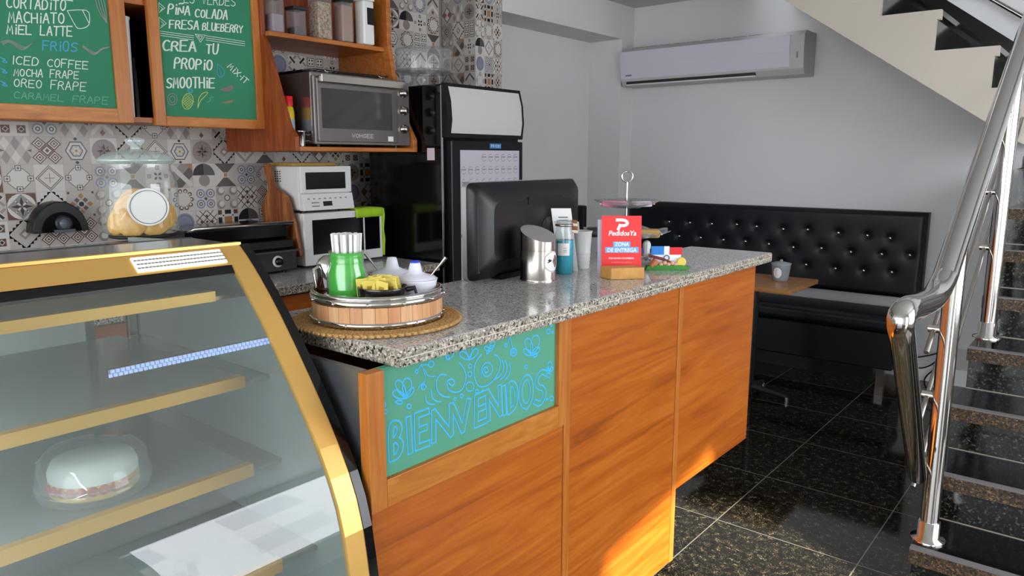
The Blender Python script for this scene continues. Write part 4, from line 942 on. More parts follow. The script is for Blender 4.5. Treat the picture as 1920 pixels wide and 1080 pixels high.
# ------------------------------------------------------------------ drinks fridge
fg = thing('drinks_fridge', 'tall black drinks fridge with a pale blank light box on top', 'fridge', (-3.07, 3.14, 0))
fx, fy0, fy1, fz = -2.775, 2.835, 3.475, 1.885
MB().box(-3.40, fx-.03, fy0, fy1, .06, fz, M_BLACKG).build('cabinet', fg, .008)
MB().box(-3.36, fx-.06, fy0+.02, fy1-.02, 0, .06, M_BLACK).build('plinth', fg)
pf = [(fx-.03, 1.61), (fx+.0, 1.61), (fx+.012, 1.70), (fx+.004, 1.80), (fx-.02, 1.89), (fx-.03, 1.89)]
MB().prism(pf, (0, fy0, 0), (1, 0, 0), (0, 0, 1), (0, fy1-fy0, 0), M_BLACK).build('canopy', fg)
vs = []
for x, z in [(fx+.0035, 1.632), (fx+.0145, 1.70), (fx+.0065, 1.80), (fx-.014, 1.872)]: vs += [(x, fy0+.035, z), (x, fy1-.02, z)]
MB().add(vs, [(0, 1, 3, 2), (2, 3, 5, 4), (4, 5, 7, 6)], mat('lightbox_panel', '#c9c9c4', .4), True).build('light_box_panel', fg)['label'] = 'blank pale light box panel'
dp = MB().box(fx-.03, fx+.01, fy0+.03, fy1-.01, .12, 1.595, M_BLACK).build('door', fg, .004)
M_SHEET = mat('printed_sheet', '#c2bcc6', .75)
sh = MB().box(fx+.01, fx+.0115, fy0+.095, fy1-.045, .2, 1.545, M_SHEET)
gk = mat('print_grey', '#7d7683', .8)
for i in range(9):
    for j in range(9):
        if j == 0 and i < 3: continue
        y = fy0+.12+i*.055; z = 1.505-j*.068
        pts = [V((fx+.0118, y+.018*math.cos(a*math.pi/6), z+.02*math.sin(a*math.pi/6))) for a in range(2, 12)]
        ribbon(sh, pts, .0025, (1, 0, 0), gk); ribbon(sh, [V((fx+.0118, y-.012, z+.004)), V((fx+.0118, y+.016, z+.004))], .005, (1, 0, 0), gk)
for j in range(7): ribbon(sh, [V((fx+.0118, fy0+.1, .95-.08*j)), V((fx+.0118, fy0+.16, .93-.08*j)), V((fx+.0118, fy0+.13, .9-.08*j))], .004, (1, 0, 0), gk)
sh.lathe([(.022, 0), (.022, .0006)], (fx+.0116, fy0+.118, 1.085), M_BLACK, 20, axis=(1, 0, 0))
sh.build('door_sheet', dp)['label'] = 'pale printed sheet lining the fridge door'
bdg = MB().box(fx+.01, fx+.013, 3.17, 3.265, 1.555, 1.583, mat('badge_blue', '#2f77b8', .4))
plate_text(bdg, 'FRICON', (fx+.0133, 3.18, 1.562), (0, .08, 0), (0, 0, .014), .0025, M_WHITE, (1, 0, 0)); bdg.build('badge', dp)['label'] = 'small blue badge on the fridge door'
sk = at(808, 289, 1, fy0); MB().box(sk.x-.028, sk.x+.028, fy0-.001, fy0, sk.z-.032, sk.z+.032, mat('sticker_pink', '#d8c3c9', .7)).build('side_sticker', fg)
# cake stand on the fridge
pc = at(780, 132, 0, -3.14)
cst = thing('covered_cake_stand', 'clear plastic covered cake stand on top of the black fridge', 'cake stand', (-3.12, 3.02, fz))
MB().lathe([(.07, 0), (.06, .01), (.016, .03), (.014, .07), (.05, .08), (.16, .085), (.165, .095), (.155, .1)], (0, 0, 0.001), M_PLAST, 36).build('stand', cst, local=True)
MB().lathe([(.155, .1), (.155, .205), (.15, .215), (.0003, .222)], (0, 0, 0.001), M_PLAST, 36).build('cover', cst, local=True)

# ------------------------------------------------------------------ all-in-one computer seen from the back
PL = at(886, 533, 2, CT); PL.x -= .02
pq = at(874, 343, 0, PL.x); ztop = pq.z; PR = at(1073, 335, 2, ztop); PL2 = at(874, 343, 2, ztop)
du = V((PR.x-PL2.x, PR.y-PL2.y, 0)); Wm = du.length; du.normalize(); nb = V((du.y, -du.x, 0))
if nb.dot(V((-PL2.x, -PL2.y, 0))) < 0: nb = -nb
Hm = ztop-.985; ang = math.atan2(du.y, du.x)
mo = thing('desktop_computer', 'black all-in-one computer screen seen from behind, silver edge to the left', 'computer', (PL2.x, PL2.y, CT), ang)
lean = .06
def mloc(x, y, z): return (x, y, z)
# local frame: x along width, -y towards the viewer
sgn = -1 if (Matrix.Rotation(ang, 3, 'Z') @ V((0, -1, 0))).dot(nb) > 0 else 1
Z0 = .005; H = ztop-CT-Z0
def rr(w_, h, r_, n_=6):
    o = []
    for cx, cy, a0 in ((w_-r_, r_, -90), (w_-r_, h-r_, 0), (r_, h-r_, 90), (r_, r_, 180)):
        for i in range(n_+1): a = math.radians(a0+90*i/n_); o.append((cx+r_*math.cos(a), cy+r_*math.sin(a)))
    return o
def shell(w_, h, x0, zz0, y, r_): return [(x0+x, y, zz0+z) for x, z in rr(w_, h, r_)]
loops = [shell(Wm, H, 0, Z0, 0, .02), shell(Wm, H, 0, Z0, sgn*.012, .022), shell(Wm-.03, H-.03, .015, Z0+.015, sgn*.035, .03), shell(Wm-.14, H-.12, .07, Z0+.06, sgn*.05, .03)]
b_ = MB(); n_ = len(loops[0]); vs = sum(loops, [])
fs = [(i*n_+k, i*n_+(k+1) % n_, (i+1)*n_+(k+1) % n_, (i+1)*n_+k) for i in range(len(loops)-1) for k in range(n_)]
if sgn < 0: fs = fs
b_.add(vs, fs, mat('monitor_shell', '#0c0d11', .38), True); b_.add(loops[-1], [tuple(range(n_))], mat('monitor_back', '#07080b', .35))
b_.build('back_shell', mo, local=True)
MB().prism(rr(Wm+.006, H+.004, .02), (-.003, -sgn*.016, Z0-.002), (1, 0, 0), (0, 0, 1), (0, sgn*.017, 0), mat('silver_bezel', '#a9a8ac', .3, .6)).build('bezel', mo, local=True)['label'] = 'silver bezel edge'
MB().prism(rr(Wm-.03, H-.03, .01), (.015, -sgn*.018, Z0+.015), (1, 0, 0), (0, 0, 1), (0, sgn*.002, 0), M_BLACKG).build('screen', mo, local=True)
MB().box(Wm*.42, Wm*.76, sgn*.049, sgn*.052, Z0+H-.085, Z0+H-.06, M_BLACK).build('vent', mo, local=True) if sgn > 0 else MB().box(Wm*.42, Wm*.76, sgn*.052, sgn*.049, Z0+H-.075, Z0+H-.05, M_BLACK).build('vent', mo, local=True)
lg = MB(); cx_, cz_ = Wm*.62, Z0+H-.16
lg.lathe([(.042, 0), (.042, .002), (.04, .003), (.0003, .0031)], (cx_, sgn*.05, cz_), mat('logo_disc', '#202226', .15), 36, axis=(0, sgn, 0))
M_LOGO = mat('logo_dark', '#0a0a0b', .15)
yy = sgn*.0536
for st in ([(-.018, .04), (-.03, 0)], [(-.012, .045), (-.026, -.022)], [(-.021, 0.004), (-.008, .008), (-.004, 0), (-.011, -.022)], [(.006, .008), (-.006, -.046)], [(.006, .008), (.02, .008), (.022, 0), (.014, -.02), (.002, -.02)]):
    ribbon(lg, [V((cx_-x*sgn*-1, yy, cz_+z)) for x, z in st], .005, (0, sgn, 0), M_LOGO)
lg.build('round_logo', mo, local=True)
MB().box(.012, .03, sgn*.026, sgn*.028, Z0+H-.27, Z0+H-.09, mat('port_grey', '#2b3138', .35)).build('port_cover', mo, local=True) if sgn > 0 else MB().box(.012, .03, sgn*.034, sgn*.022, Z0+H-.27, Z0+H-.07, mat('port_grey', '#2b3138', .35)).build('port_cover', mo, local=True)
MB().box(Wm*.2, Wm*.8, min(0, sgn*.04), max(0, sgn*.04), .0003, Z0+.012, M_BLACK).build('foot_bar', mo, local=True)

# ------------------------------------------------------------------ things on the counter
C0 = CT
# straw mat + wooden tray
pm = at(703, 593, 2, C0); tc = V((-1.322, 1.115, C0))
M_STRAW = wood('straw', [(.3, '#8f6b3b'), (.5, '#bd9358'), (.7, '#ddb87c')], (160, 160, 160), .8)
sm_ = MB()
Rm = .193
sm_.lathe([(.0003, 0), (Rm-.004, 0), (Rm-.002, .004), (Rm-.006, .006), (.0003, .006)], (tc.x, tc.y, C0+.0003), M_STRAW, 60)
def stitch(c, ax, up, L, w_, h_):
    sd = up.cross(ax); vs = []
    for q in (-1, -.6, 0, .6, 1):
        f = math.sqrt(max(0.02, 1-q*q))
        for k in range(5):
            a = 2*math.pi*k/5; vs.append(c+ax*(L*q)+sd*(w_*f*math.cos(a))+up*(h_*f*math.sin(a)))
    sm_.add(vs, [(i*5+k, i*5+(k+1) % 5, (i+1)*5+(k+1) % 5, (i+1)*5+k) for i in range(4) for k in range(5)], M_STRAW, True)
for k in range(7):
    Rk = Rm-.004-k*.0085; nk = int(2*math.pi*Rk/.0150)
    for i in range(nk):
        a = 2*math.pi*(i+.5*(k % 2))/nk; tn = V((-math.sin(a), math.cos(a), 0)); rd_ = V((math.cos(a), math.sin(a), 0))
        for sg in (-1, 1):
            stitch(V((tc.x, tc.y, C0+.0055))+rd_*(Rk+sg*.0022)+tn*(.002*sg), (tn+rd_*(.55*sg)).normalized(), V((0, 0, 1)), .0098, .0036, .0052)
tag(sm_.build('straw_mat'), 'round woven straw mat under the wooden tray', 'mat')
tz = C0+.0115; tr = thing('wooden_tray', 'round wooden stave tray with two metal bands on the straw mat', 'tray', (tc.x, tc.y, tz))
Rt = .150
M_STV = [wood('stave%d' % i, [(.3, c1), (.7, c2_)], (60, 60, 4), .5) for i, (c1, c2_) in enumerate((('#c08a5c', '#d8a877'), ('#b97d55', '#cf9a70'), ('#c69468', '#dcb288')))]
b_ = MB(); ns = 34
for i in range(ns):
    a0 = 2*math.pi*i/ns; a1 = 2*math.pi*(i+.97)/ns; am = (a0+a1)/2
    p4 = [(r_*math.cos(a), r_*math.sin(a)) for r_, a in ((Rt, a0), (Rt+.0004, am), (Rt, a1), (Rt-.009, a1), (Rt-.009, a0))]
    b_.prism(p4, (0, 0, .0), (1, 0, 0), (0, 1, 0), (0, 0, .062), M_STV[(i*7) % 3])
b_.build('staves', tr, local=True)
MB().lathe([(Rt-.01, .002), (.0003, .002), (.0003, .009), (Rt-.01, .009)], (0, 0, 0), M_STV[0], 40).build('floor_board', tr, local=True)
def band(z0_, z1_): return MB().lathe([(Rt+.0005, z0_), (Rt+.0025, z0_), (Rt+.003, (z0_+z1_)/2), (Rt+.0025, z1_), (Rt+.0005, z1_)], (0, 0, 0), M_CHROME, 64)
b_ = band(.046, .060); b_.torus((0, 0, .064), Rt-.004, .006, M_CHROME, 64, 8)
for i in range(12): b_.sphere((Rt*1.025*math.cos(i*.524+.2), Rt*1.025*math.sin(i*.524+.2), .053), .004, M_CHROME, 8, 6)
b_.build('metal_band', tr, local=True)
b_ = band(.0, .012)
for i in range(12): b_.sphere((Rt*1.022*math.cos(i*.524+.4), Rt*1.022*math.sin(i*.524+.4), .006), .0035, M_CHROME, 8, 6)
b_.build('metal_band', tr, local=True)
FT = tz+.0092
def on_tray(u, v, z=FT): return at(u, v, 2, z)
vdir = V((fwd.x, fwd.y, 0)).normalized()
# green jar with straws
s_ = mpp(tc)
gj = V((tc.x, tc.y, FT)) + rgt*(-.062) - vdir*.03
gjr = thing('green_jar', 'bright green glass mason jar holding white straws', 'jar', gj)
M_GRN = mat('green_liquid_glass', '#2fb31d', .12, spec=.6, coat=.3)
r0 = .035
MB().lathe([(r0*.85, 0), (r0, .006), (r0*1.02, .02), (r0, .078), (r0*.86, .094), (r0*.84, .098)], (0, 0, 0), M_GRN, 32).build('body', gjr, local=True)
MB().lathe([(r0*1.04, .002), (r0*1.1, .02), (r0*1.08, .08), (r0*.92, .096), (r0*.92, .118), (r0*.95, .12)], (0, 0, 0), M_GLASS, 32).build('glass_shell', gjr, local=True)
MB().lathe([(r0*.85, .097), (r0*.87, .1), (r0*.87, .104), (r0*.85, .107), (r0*.87, .111), (r0*.86, .117), (r0*.75, .118)], (0, 0, 0), M_GRN, 32).build('neck', gjr, local=True)
gjr.scale = (1.22,)*3; JS = 1.22
st0 = None; k = 0
for i in range(26):
    a = i*2.399; rr_ = .0255*math.sqrt((i+.5)/26); h_ = .150+random.uniform(-.003, .004)
    if st0 is None:
        st0 = MB().tube([(0, 0, 0), (0, 0, .15)], .0036, M_WHITEP, 8).build('straw'); o = st0; tag(o, 'white drinking straw standing in the green jar', 'straw', 'white straws in the green jar')
    else: o = st0.copy(); COL.objects.link(o)
    o.scale = (1.15, 1.15, 1.2); o.location = (gj.x+rr_*.85*math.cos(a), gj.y+rr_*.85*math.sin(a), gj.z+.006); o.rotation_euler = (-math.sin(a)*rr_*2.6, math.cos(a)*rr_*2.6, 0)
# syrup dispenser
sp_ = V((tc.x, tc.y, FT)) - rgt*(.112) - vdir*.005
sd = thing('syrup_dispenser', 'glass syrup dispenser with a chrome top beside the green jar', 'dispenser', sp_)
MB().lathe([(.02, 0), (.024, .004), (.024, .055), (.02, .066)], (0, 0, 0), mat('syrup_brown', '#3a1109', .1, coat=.4), 24).build('bottle', sd, local=True)
MB().lathe([(.021, .066), (.022, .072), (.022, .088), (.017, .096), (.008, .102), (.0003, .103)], (0, 0, 0), M_CHROME, 24).tube([(0, -.02, .084), (-.0, -.034, .08), (0, -.03, .05)], .003, M_CHROME, 8).build('chrome_top', sd, local=True); sd.scale = (1.15, 1.15, 1.3)
# sugar bowls
def bowl(c, label, spoon, blue):
    t = thing('sugar_bowl', label, 'sugar bowl', c, 0, 'white sugar bowls on the tray')
    MB().lathe([(.022, 0), (.026, .002), (.036, .03), (.042, .06), (.0435, .064), (.039, .062), (.0003, .06)], (0, 0, 0), M_CERAM, 32).build('bowl', t, local=True)
    ldd = MB().lathe([(.0415, .064), (.038, .068), (.022, .073), (.014, .077), (.011, .090), (.009, .097), (.0003, .098)], (0, 0, 0), M_CERAM, 32).build('lid', t, local=True)
    if blue: MB().lathe([(.0098, .094), (.009, .0985), (.0003, .0995)], (0, 0, 0), mat('cobalt', '#2a48c8', .3), 20).build('knob_tip', ldd, local=True)
    t.scale = (1.2,)*3
    d = rgt*spoon; s0 = V((0, 0, .08))+d*.034; s1 = d*.072+V((0, 0, .126)); md = (s0+s1)/2
    sm2 = MB().tube([s0, md, s1], [.0022, .0026, .0045], M_STEEL, 8)
    tag(sm2.build('spoon'), 'steel spoon sticking out of the '+('front' if blue else 'rear')+' white sugar bowl', 'spoon').location = c
bowl(V((tc.x, tc.y, FT))+rgt*.088+vdir*.01, 'white lidded sugar bowl with a blue-tipped knob, at the right of the tray', 1, True)
bowl(V((tc.x, tc.y, FT))+rgt*.022+vdir*.085, 'white lidded sugar bowl with a plain knob, behind the packets on the tray', -.9, False)
# mug of yellow packets
mg = V((tc.x, tc.y, FT))+rgt*.024-vdir*.068
mgt = thing('packet_mug', 'low dark metal mug filled with yellow sweetener packets', 'mug', mg)
MB().lathe([(.04, 0), (.043, .003), (.046, .034), (.0465, .036), (.044, .036), (.041, .006), (.0003, .005)], (0, 0, 0), mat('gunmetal', '#4a4648', .2, .9), 32).build('mug_body', mgt, local=True)
MB().tube([rgt*.044+V((0, 0, .032)), rgt*.06+V((0, 0, .034)), rgt*.066+V((0, 0, .022)), rgt*.058+V((0, 0, .012)), rgt*.043+V((0, 0, .012))], .0032, M_BLACK, 8).build('handle', mgt, local=True)
mgt.scale = (1.2, 1.2, 2.0)
pk0 = None
M_PKT = mat('packet_yellow', '#e6d368', .7)
for i in range(24):
    a = i*2.399; q = .034*math.sqrt((i+.5)/24)
    if pk0 is None:
        pk0 = MB().box(-.013, .013, -.0012, .0012, 0, .044, M_PKT).box(-.006, .006, -.0014, .0014, .022, .034, mat('packet_print', '#b5922f', .7)).build('sweetener_packet'); o = pk0; tag(o, 'yellow sweetener packet standing in the dark metal mug', 'packet', 'yellow packets in the mug')
    else: o = pk0.copy(); COL.objects.link(o)
    o.scale = (1.25,)*3; o.location = (mg.x+q*1.2*math.cos(a), mg.y+q*1.2*math.sin(a), mg.z+.034+.010*(1-q/.034)); o.rotation_euler = (random.uniform(-.25, .25), random.uniform(-.25, .25), YAW+random.uniform(-.7, .7))

# steel bin
p = at(1010, 529, 2, C0); s_ = mpp(p); Rb = 34*s_; pc_ = V((p.x, p.y, C0))+vdir*Rb*.85
bn = thing('steel_bin', 'small brushed steel swing-lid bin with a round white label', 'bin', pc_)
h_ = 84*s_
MB().lathe([(Rb*1.03, 0), (Rb*1.03, .006), (Rb, .008), (Rb, h_*.70)], (0, 0, 0), M_STEEL, 40).build('body', bn, local=True)
b_ = MB(); vs = []; seg = 40; rd = V((rgt.x, rgt.y, 0))
for k in range(seg):
    a = 2*math.pi*k/seg; x, y = Rb*math.cos(a), Rb*math.sin(a); s2 = V((x, y, 0)).dot((rd*.62-vdir*.78).normalized())/Rb
    top = h_*1.22-(s2+1)*.5*h_*.33
    vs += [(x, y, h_*.705), (x, y, top)]
b_.add(vs, [(2*k, 2*((k+1) % seg), 2*((k+1) % seg)+1, 2*k+1) for k in range(seg)], M_STEEL, True)
b_.build('hood', bn, local=True)
MB().add([vs[2*k+1] for k in range(seg)], [tuple(range(seg))], mat('lid_steel', '#a8a4a6', .4, .4)).build('sloped_lid', bn, local=True)
dl = (rd*.93-vdir*.36).normalized(); dl = (rd*.75-vdir*.66).normalized(); tl_ = V((-dl.y, dl.x, 0))
b_ = MB(); ang0 = math.atan2(dl.y, dl.x); cz = 38*s_; rl = 20*s_
vs = [V(((Rb+.0006)*math.cos(ang0), (Rb+.0006)*math.sin(ang0), cz))]
for k in range(28):
    a = 2*math.pi*k/28; th = ang0+rl*math.cos(a)/Rb; vs.append(V(((Rb+.0006)*math.cos(th), (Rb+.0006)*math.sin(th), cz+rl*math.sin(a))))
b_.add(vs, [(0, k+1, (k+1) % 28+1) for k in range(28)], M_WHITEP)
def onb(x, z, e=.0012): th = ang0+x/Rb; return V(((Rb+e)*math.cos(th), (Rb+e)*math.sin(th), cz+z))
for k in range(27): ribbon(b_, [onb(rl*.93*math.cos(2*math.pi*j/27), rl*.93*math.sin(2*math.pi*j/27)) for j in (k, k+1)], .0009, dl, M_DARK)
for q in (-.4, .5, 1.4, 2.4): ribbon(b_, [onb(-rl*.35, 0), onb(-rl*.35+.007*math.cos(q+1), .008*math.sin(q+1))], .0035, dl, M_BLACK)
for i in range(4): ribbon(b_, [onb(.002+i*.005, -.001), onb(.003+i*.005, .006)], .0012, dl, M_DARK)
b_.build('round_label', bn, local=True)
# blue jar
p = at(1058, 515, 2, C0); s_ = mpp(p); Rj = 18*s_; pj = V((p.x, p.y, C0))+vdir*Rj*.9
bj = thing('blue_bottle', 'clear jar of turquoise liquid with a white label beside the steel bin', 'jar', pj)
MB().lathe([(Rj*.85, 0), (Rj, .006), (Rj, 62*s_), (Rj*.99, 64*s_)], (0, 0, 0), mat('turquoise_liquid', '#3796ab', .12, coat=.4), 28).build('liquid', bj, local=True)
MB().lathe([(Rj*1.02, 64*s_), (Rj*1.02, 70*s_), (Rj*.8, 84*s_), (Rj*.8, 92*s_)], (0, 0, 0), M_GLASS, 28).build('glass_neck', bj, local=True)
b_ = MB(); b_.torus((0, 0, 92*s_), Rj*.85, .004, M_STEEL, 28, 8); b_.torus((0, 0, 97*s_), Rj*.9, .0045, M_GLASS, 28, 8); b_.lathe([(Rj*.85, 95*s_), (Rj*.8, 101*s_), (.0003, 102*s_)], (0, 0, 0), M_GLASS, 28); b_.build('clip_lid', bj, local=True)
a0 = math.atan2(-vdir.y, -vdir.x); vs = []
for i in range(9):
    th = a0-.75+i*.16; vs += [((Rj+.0008)*math.cos(th), (Rj+.0008)*math.sin(th), 36*s_), ((Rj+.0008)*math.cos(th), (Rj+.0008)*math.sin(th), 59*s_)]
b_ = MB().add(vs, [(2*i, 2*i+2, 2*i+3, 2*i+1) for i in range(8)], M_WHITEP, True)
for i, zz2 in enumerate((50, 46, 43)): ribbon(b_, [V(((Rj+.0014)*math.cos(a0+.0+x), (Rj+.0014)*math.sin(a0+x), zz2*s_)) for x in (-.1, .05, .2)], .0012, -vdir, M_DARK)
b_.build('paper_label', bj, local=True)
# card leaning behind the jar
pcd = V((p.x, p.y, C0))+vdir*.078
q_ = face(1055, 425, pcd)
cd_ = thing('price_card', 'white printed card standing behind the turquoise jar', 'card', (q_.x, q_.y, C0))
ub = V((.0, 0, 1))-rgt*.13; ub.normalize()
o0 = V((q_.x, q_.y, C0))-rgt*.012
MB().obox(o0, rgt*(38*s_), ub*(122*s_), vdir*.001, M_WHITEP).build('card_sheet', cd_)
b_ = MB()
for i in range(4): b_.obox(o0+ub*((104-i*6)*s_)+rgt*(12*s_)-vdir*.0007, rgt*(18*s_), ub*(1.6*s_), vdir*.0004, M_DARK)
b_.build('printed_lines', cd_)
# cinnamon bundle
cn = V(pj)+rgt*(Rj*1.1)-vdir*.012+V((0, 0, 0)); b_ = MB()
tgx = face(1077, 425, pj)
tie = thing('bead_tag', 'brown and white bead tag hanging at the neck of the turquoise jar', 'tag', tgx)
for i in range(4): b_.cyl(V(tgx)+V((0, 0, .018-.011*i))-rgt*.008, V(tgx)+V((0, 0, .016-.011*i))+rgt*(.008+.001*i), .0055, mat('bead_%d' % (i % 2), ('#8a4a26', '#d9c7ad')[i % 2], .5), seg=10)
b_.build('beads', tie)
# white bucket with card
p = at(1090, 504, 2, C0); s_ = mpp(p); r_ = 17*s_; pk = V((p.x, p.y, C0))+vdir*r_
bk = thing('white_bucket', 'white ribbed plastic bucket between the turquoise jar and the red sign', 'bucket', pk)
pf = [(r_*.95, 0)]
for i in range(4): z = (6+i*7)*s_; pf += [(r_*(.98+.025*i), z), (r_*(1.03+.025*i), z+2*s_), (r_*(.99+.025*i), z+4*s_)]
pf += [(r_*1.2, 66*s_), (r_*1.26, 68*s_), (r_*1.26, 70*s_), (r_*1.12, 70*s_), (r_*.9, .006), (.0003, .005)]
MB().lathe(pf, (0, 0, 0), M_WHITE, 32).build('bucket_body', bk, local=True)
pp_ = face(1082, 440, pk)
o0 = V((pk.x, pk.y, C0+.02))-rgt*.022
tag(MB().obox(o0, rgt*.026+V((0, 0, .0)), V((0, 0, 76*s_))-rgt*.012, vdir*.001, M_WHITEP).build('receipt'), 'white paper slip sticking out of the ribbed white bucket', 'paper')
# red delivery sign
sl = at(1128, 514, 2, C0); srr = at(1198, 499, 2, C0); ds = rgt.copy(); Ws = 74*mpp(sl); tp = face(1121, 405, sl); Hs = tp.z-C0
nS = V((ds.y, -ds.x, 0)); 
if nS.dot(CAM-sl) < 0: nS = -nS
M_RED = mat('sign_red', '#ee3b3c', .3); ms = thing('delivery_sign', 'red PedidosYa delivery zone sign standing on the granite counter', 'sign', sl)
bu = V((0, 0, 1))-nS*.06-ds*.01; bu.normalize()
MB().obox(sl, ds*Ws, bu*Hs, -nS*.004, M_RED).build('sign_plate', ms)
M_SB = mat('sign_blue', '#62b0ea', .4); M_SW = mat('sign_white', '#fbf6f6', .4)
def SP(x, y, e=.0006): return sl+ds*(Ws*x)+bu*(Hs*y)+nS*e
b_ = MB()
def srect(x0, y0, x1, y1, mt, e): b_.add([SP(x0, y0, e), SP(x1, y0, e), SP(x1, y1, e), SP(x0, y1, e)], [(0, 1, 2, 3)], mt)
srect(.29, .47, .72, .56, M_SB, .0004); srect(.09, .37, .93, .465, M_SB, .0004)
ribbon(b_, [SP(x, y, .0008) for x, y in smooth2([(.38, .93), (.58, .93), (.66, .88), (.60, .835), (.46, .835)], 2)], .0095, nS, M_SW); ribbon(b_, [SP(.46, .84, .0008), SP(.415, .775, .0008)], .0095, nS, M_SW)
def font_text(body, width_frac, hf, cx, y0, mt, shear=0.0, e=.0008, bold=.0):
    cu_ = bpy.data.curves.new('lettering', 'FONT'); cu_.body = body; cu_.shear = shear; cu_.offset = bold; cu_.extrude = 0; cu_.resolution_u = 4
    ob = bpy.data.objects.new('lettering', cu_); COL.objects.link(ob); dg = bpy.context.evaluated_depsgraph_get(); me = ob.evaluated_get(dg).to_mesh()
    xs = [v.co.x for v in me.vertices]; x0, x1 = min(xs), max(xs); sc = Ws*width_frac/(x1-x0); sy = Hs*hf/.72
    vs = [SP(cx, y0, e)+ds*((v.co.x-(x0+x1)/2)*sc)+bu*(v.co.y*sy) for v in me.vertices]
    b_.add(vs, [tuple(p.vertices) for p in me.polygons], mt); ob.to_mesh_clear(); bpy.data.objects.remove(ob); bpy.data.curves.remove(cu_)
font_text('PedidosYa', .70, .085, .52, .665, M_SW, .2, .0008, .02); font_text('ZONA', .36, .065, .505, .485, M_SW, .1, .0008, .02); font_text('DE ENTREGA', .74, .065, .51, .385, M_SW, .1, .0008, .02)
font_text('POR FAVOR CONFIRMAR', .64, .03, .5, .26, M_SW, 0, .0008, .01); font_text('TU PEDIDO EN CAMINO', .52, .025, .5, .19, mat('sign_pale', '#f3a09c', .5), 0, .0008, 0)
b_.build('sign_printing', ms)['label'] = 'white and blue printed logo and words'
# grey-white second sign behind
MBk = MB().obox(sl+nS*-.012-ds*.012, ds*Ws*.5, bu*(Hs*.93), -nS*.003, mat('lavender_card', '#c3bfd0', .6)); MBk.build('sign_backing', ms)
# wooden holder block
w0 = at(1146, 525, 2, C0); w1 = at(1208, 523, 2, C0); dw = (w1-w0); 
wbk = thing('wooden_block', 'honey-coloured wooden block in front of the red sign', 'block', w0)
dn_ = dw.normalized(); dp_ = V((-dn_.y, dn_.x, 0)); 
if dp_.dot(vdir) < 0: dp_ = -dp_
M_BLK = wood('beech', [(.3, '#b98540'), (.6, '#cd9a52')], (8, 30, 30), .5)
MB().obox(w0+V((0, 0, .0004)), dw, (V((-.03, 0, 0))+dp_*.03).normalized()*.058, V((0, 0, 22*mpp(w0))), M_BLK).build('block', wbk, .002)
# souvenir magnet figurine
p = at(1254, 507, 2, C0); s_ = mpp(p); fgn = thing('souvenir_figurine', 'souvenir figurine with a red, white and blue flag on a green base', 'figurine', p)
xd = rgt.copy(); P0 = V((p.x, p.y, C0+.0004))+vdir*.012
b_ = MB()
gp = [(-43, 0), (-40, 7), (-20, 9), (0, 8), (25, 9), (36, 6), (44, 4), (30, 0), (0, -1)]
b_.prism([(x*s_, y*s_+.001) for x, y in gp], P0-vdir*.012, xd, V((0, 0, 1)), vdir*.03, mat('grass_green', '#3f8a35', .6)); b_.build('green_base', fgn)
FC = [mat('flag_blue', '#1f7fd0', .4), mat('flag_white', '#e8ecf2', .4), mat('flag_red', '#d81e28', .4)]
b_ = MB()
def fb(x0, x1, y0, y1, mt): b_.obox(P0+xd*(x0*s_)+V((0, 0, y0*s_))+vdir*.006, xd*((x1-x0)*s_), V((0, 0, (y1-y0)*s_)), vdir*.004, mt)
fb(-32, -8, 28, 44, FC[0]); fb(-8, 2, 12, 44, FC[1]); fb(2, 26, 28, 42, FC[2]); fb(-32, -8, 12, 28, FC[1]); fb(2, 24, 12, 28, FC[1]); b_.build('flag', fgn)
b_ = MB().torus(P0+xd*(-3*s_)+V((0, 0, 22*s_))+vdir*.004, 5*s_, 1.2*s_, mat('emblem_grey', '#6b7f86', .5), 16, 6, axis=vdir); b_.build('emblem', fgn)
b_ = MB().tube([P0+xd*(-36*s_)+V((0, 0, 27*s_)), P0+xd*(-10*s_)+V((0, 0, 20*s_)), P0+xd*(14*s_)+V((0, 0, 9*s_))], 2.6*s_, mat('maroon', '#6e2a2c', .5), 8)
b_.cyl(P0+xd*(-32*s_)+V((0, 0, 6*s_)), P0+xd*(-22*s_)+V((0, 0, 18*s_)), 7*s_, mat('terracotta', '#c6764f', .6), seg=12)
for i in range(5): b_.sphere(P0+xd*((-14+i*7)*s_)+V((0, 0, (10+(i % 2)*3)*s_))-vdir*.002, 4.5*s_, mat('peach', '#d9a98a', .6), 10, 6)
b_.build('fruits', fgn)
MB().lathe([(9*s_, 0), (9*s_, 3*s_), (7*s_, 4*s_)], P0+xd*(24*s_)+V((0, 0, 15*s_)), mat('drum_yellow', '#e2c65c', .5), 20, axis=-vdir).build('drum', fgn)
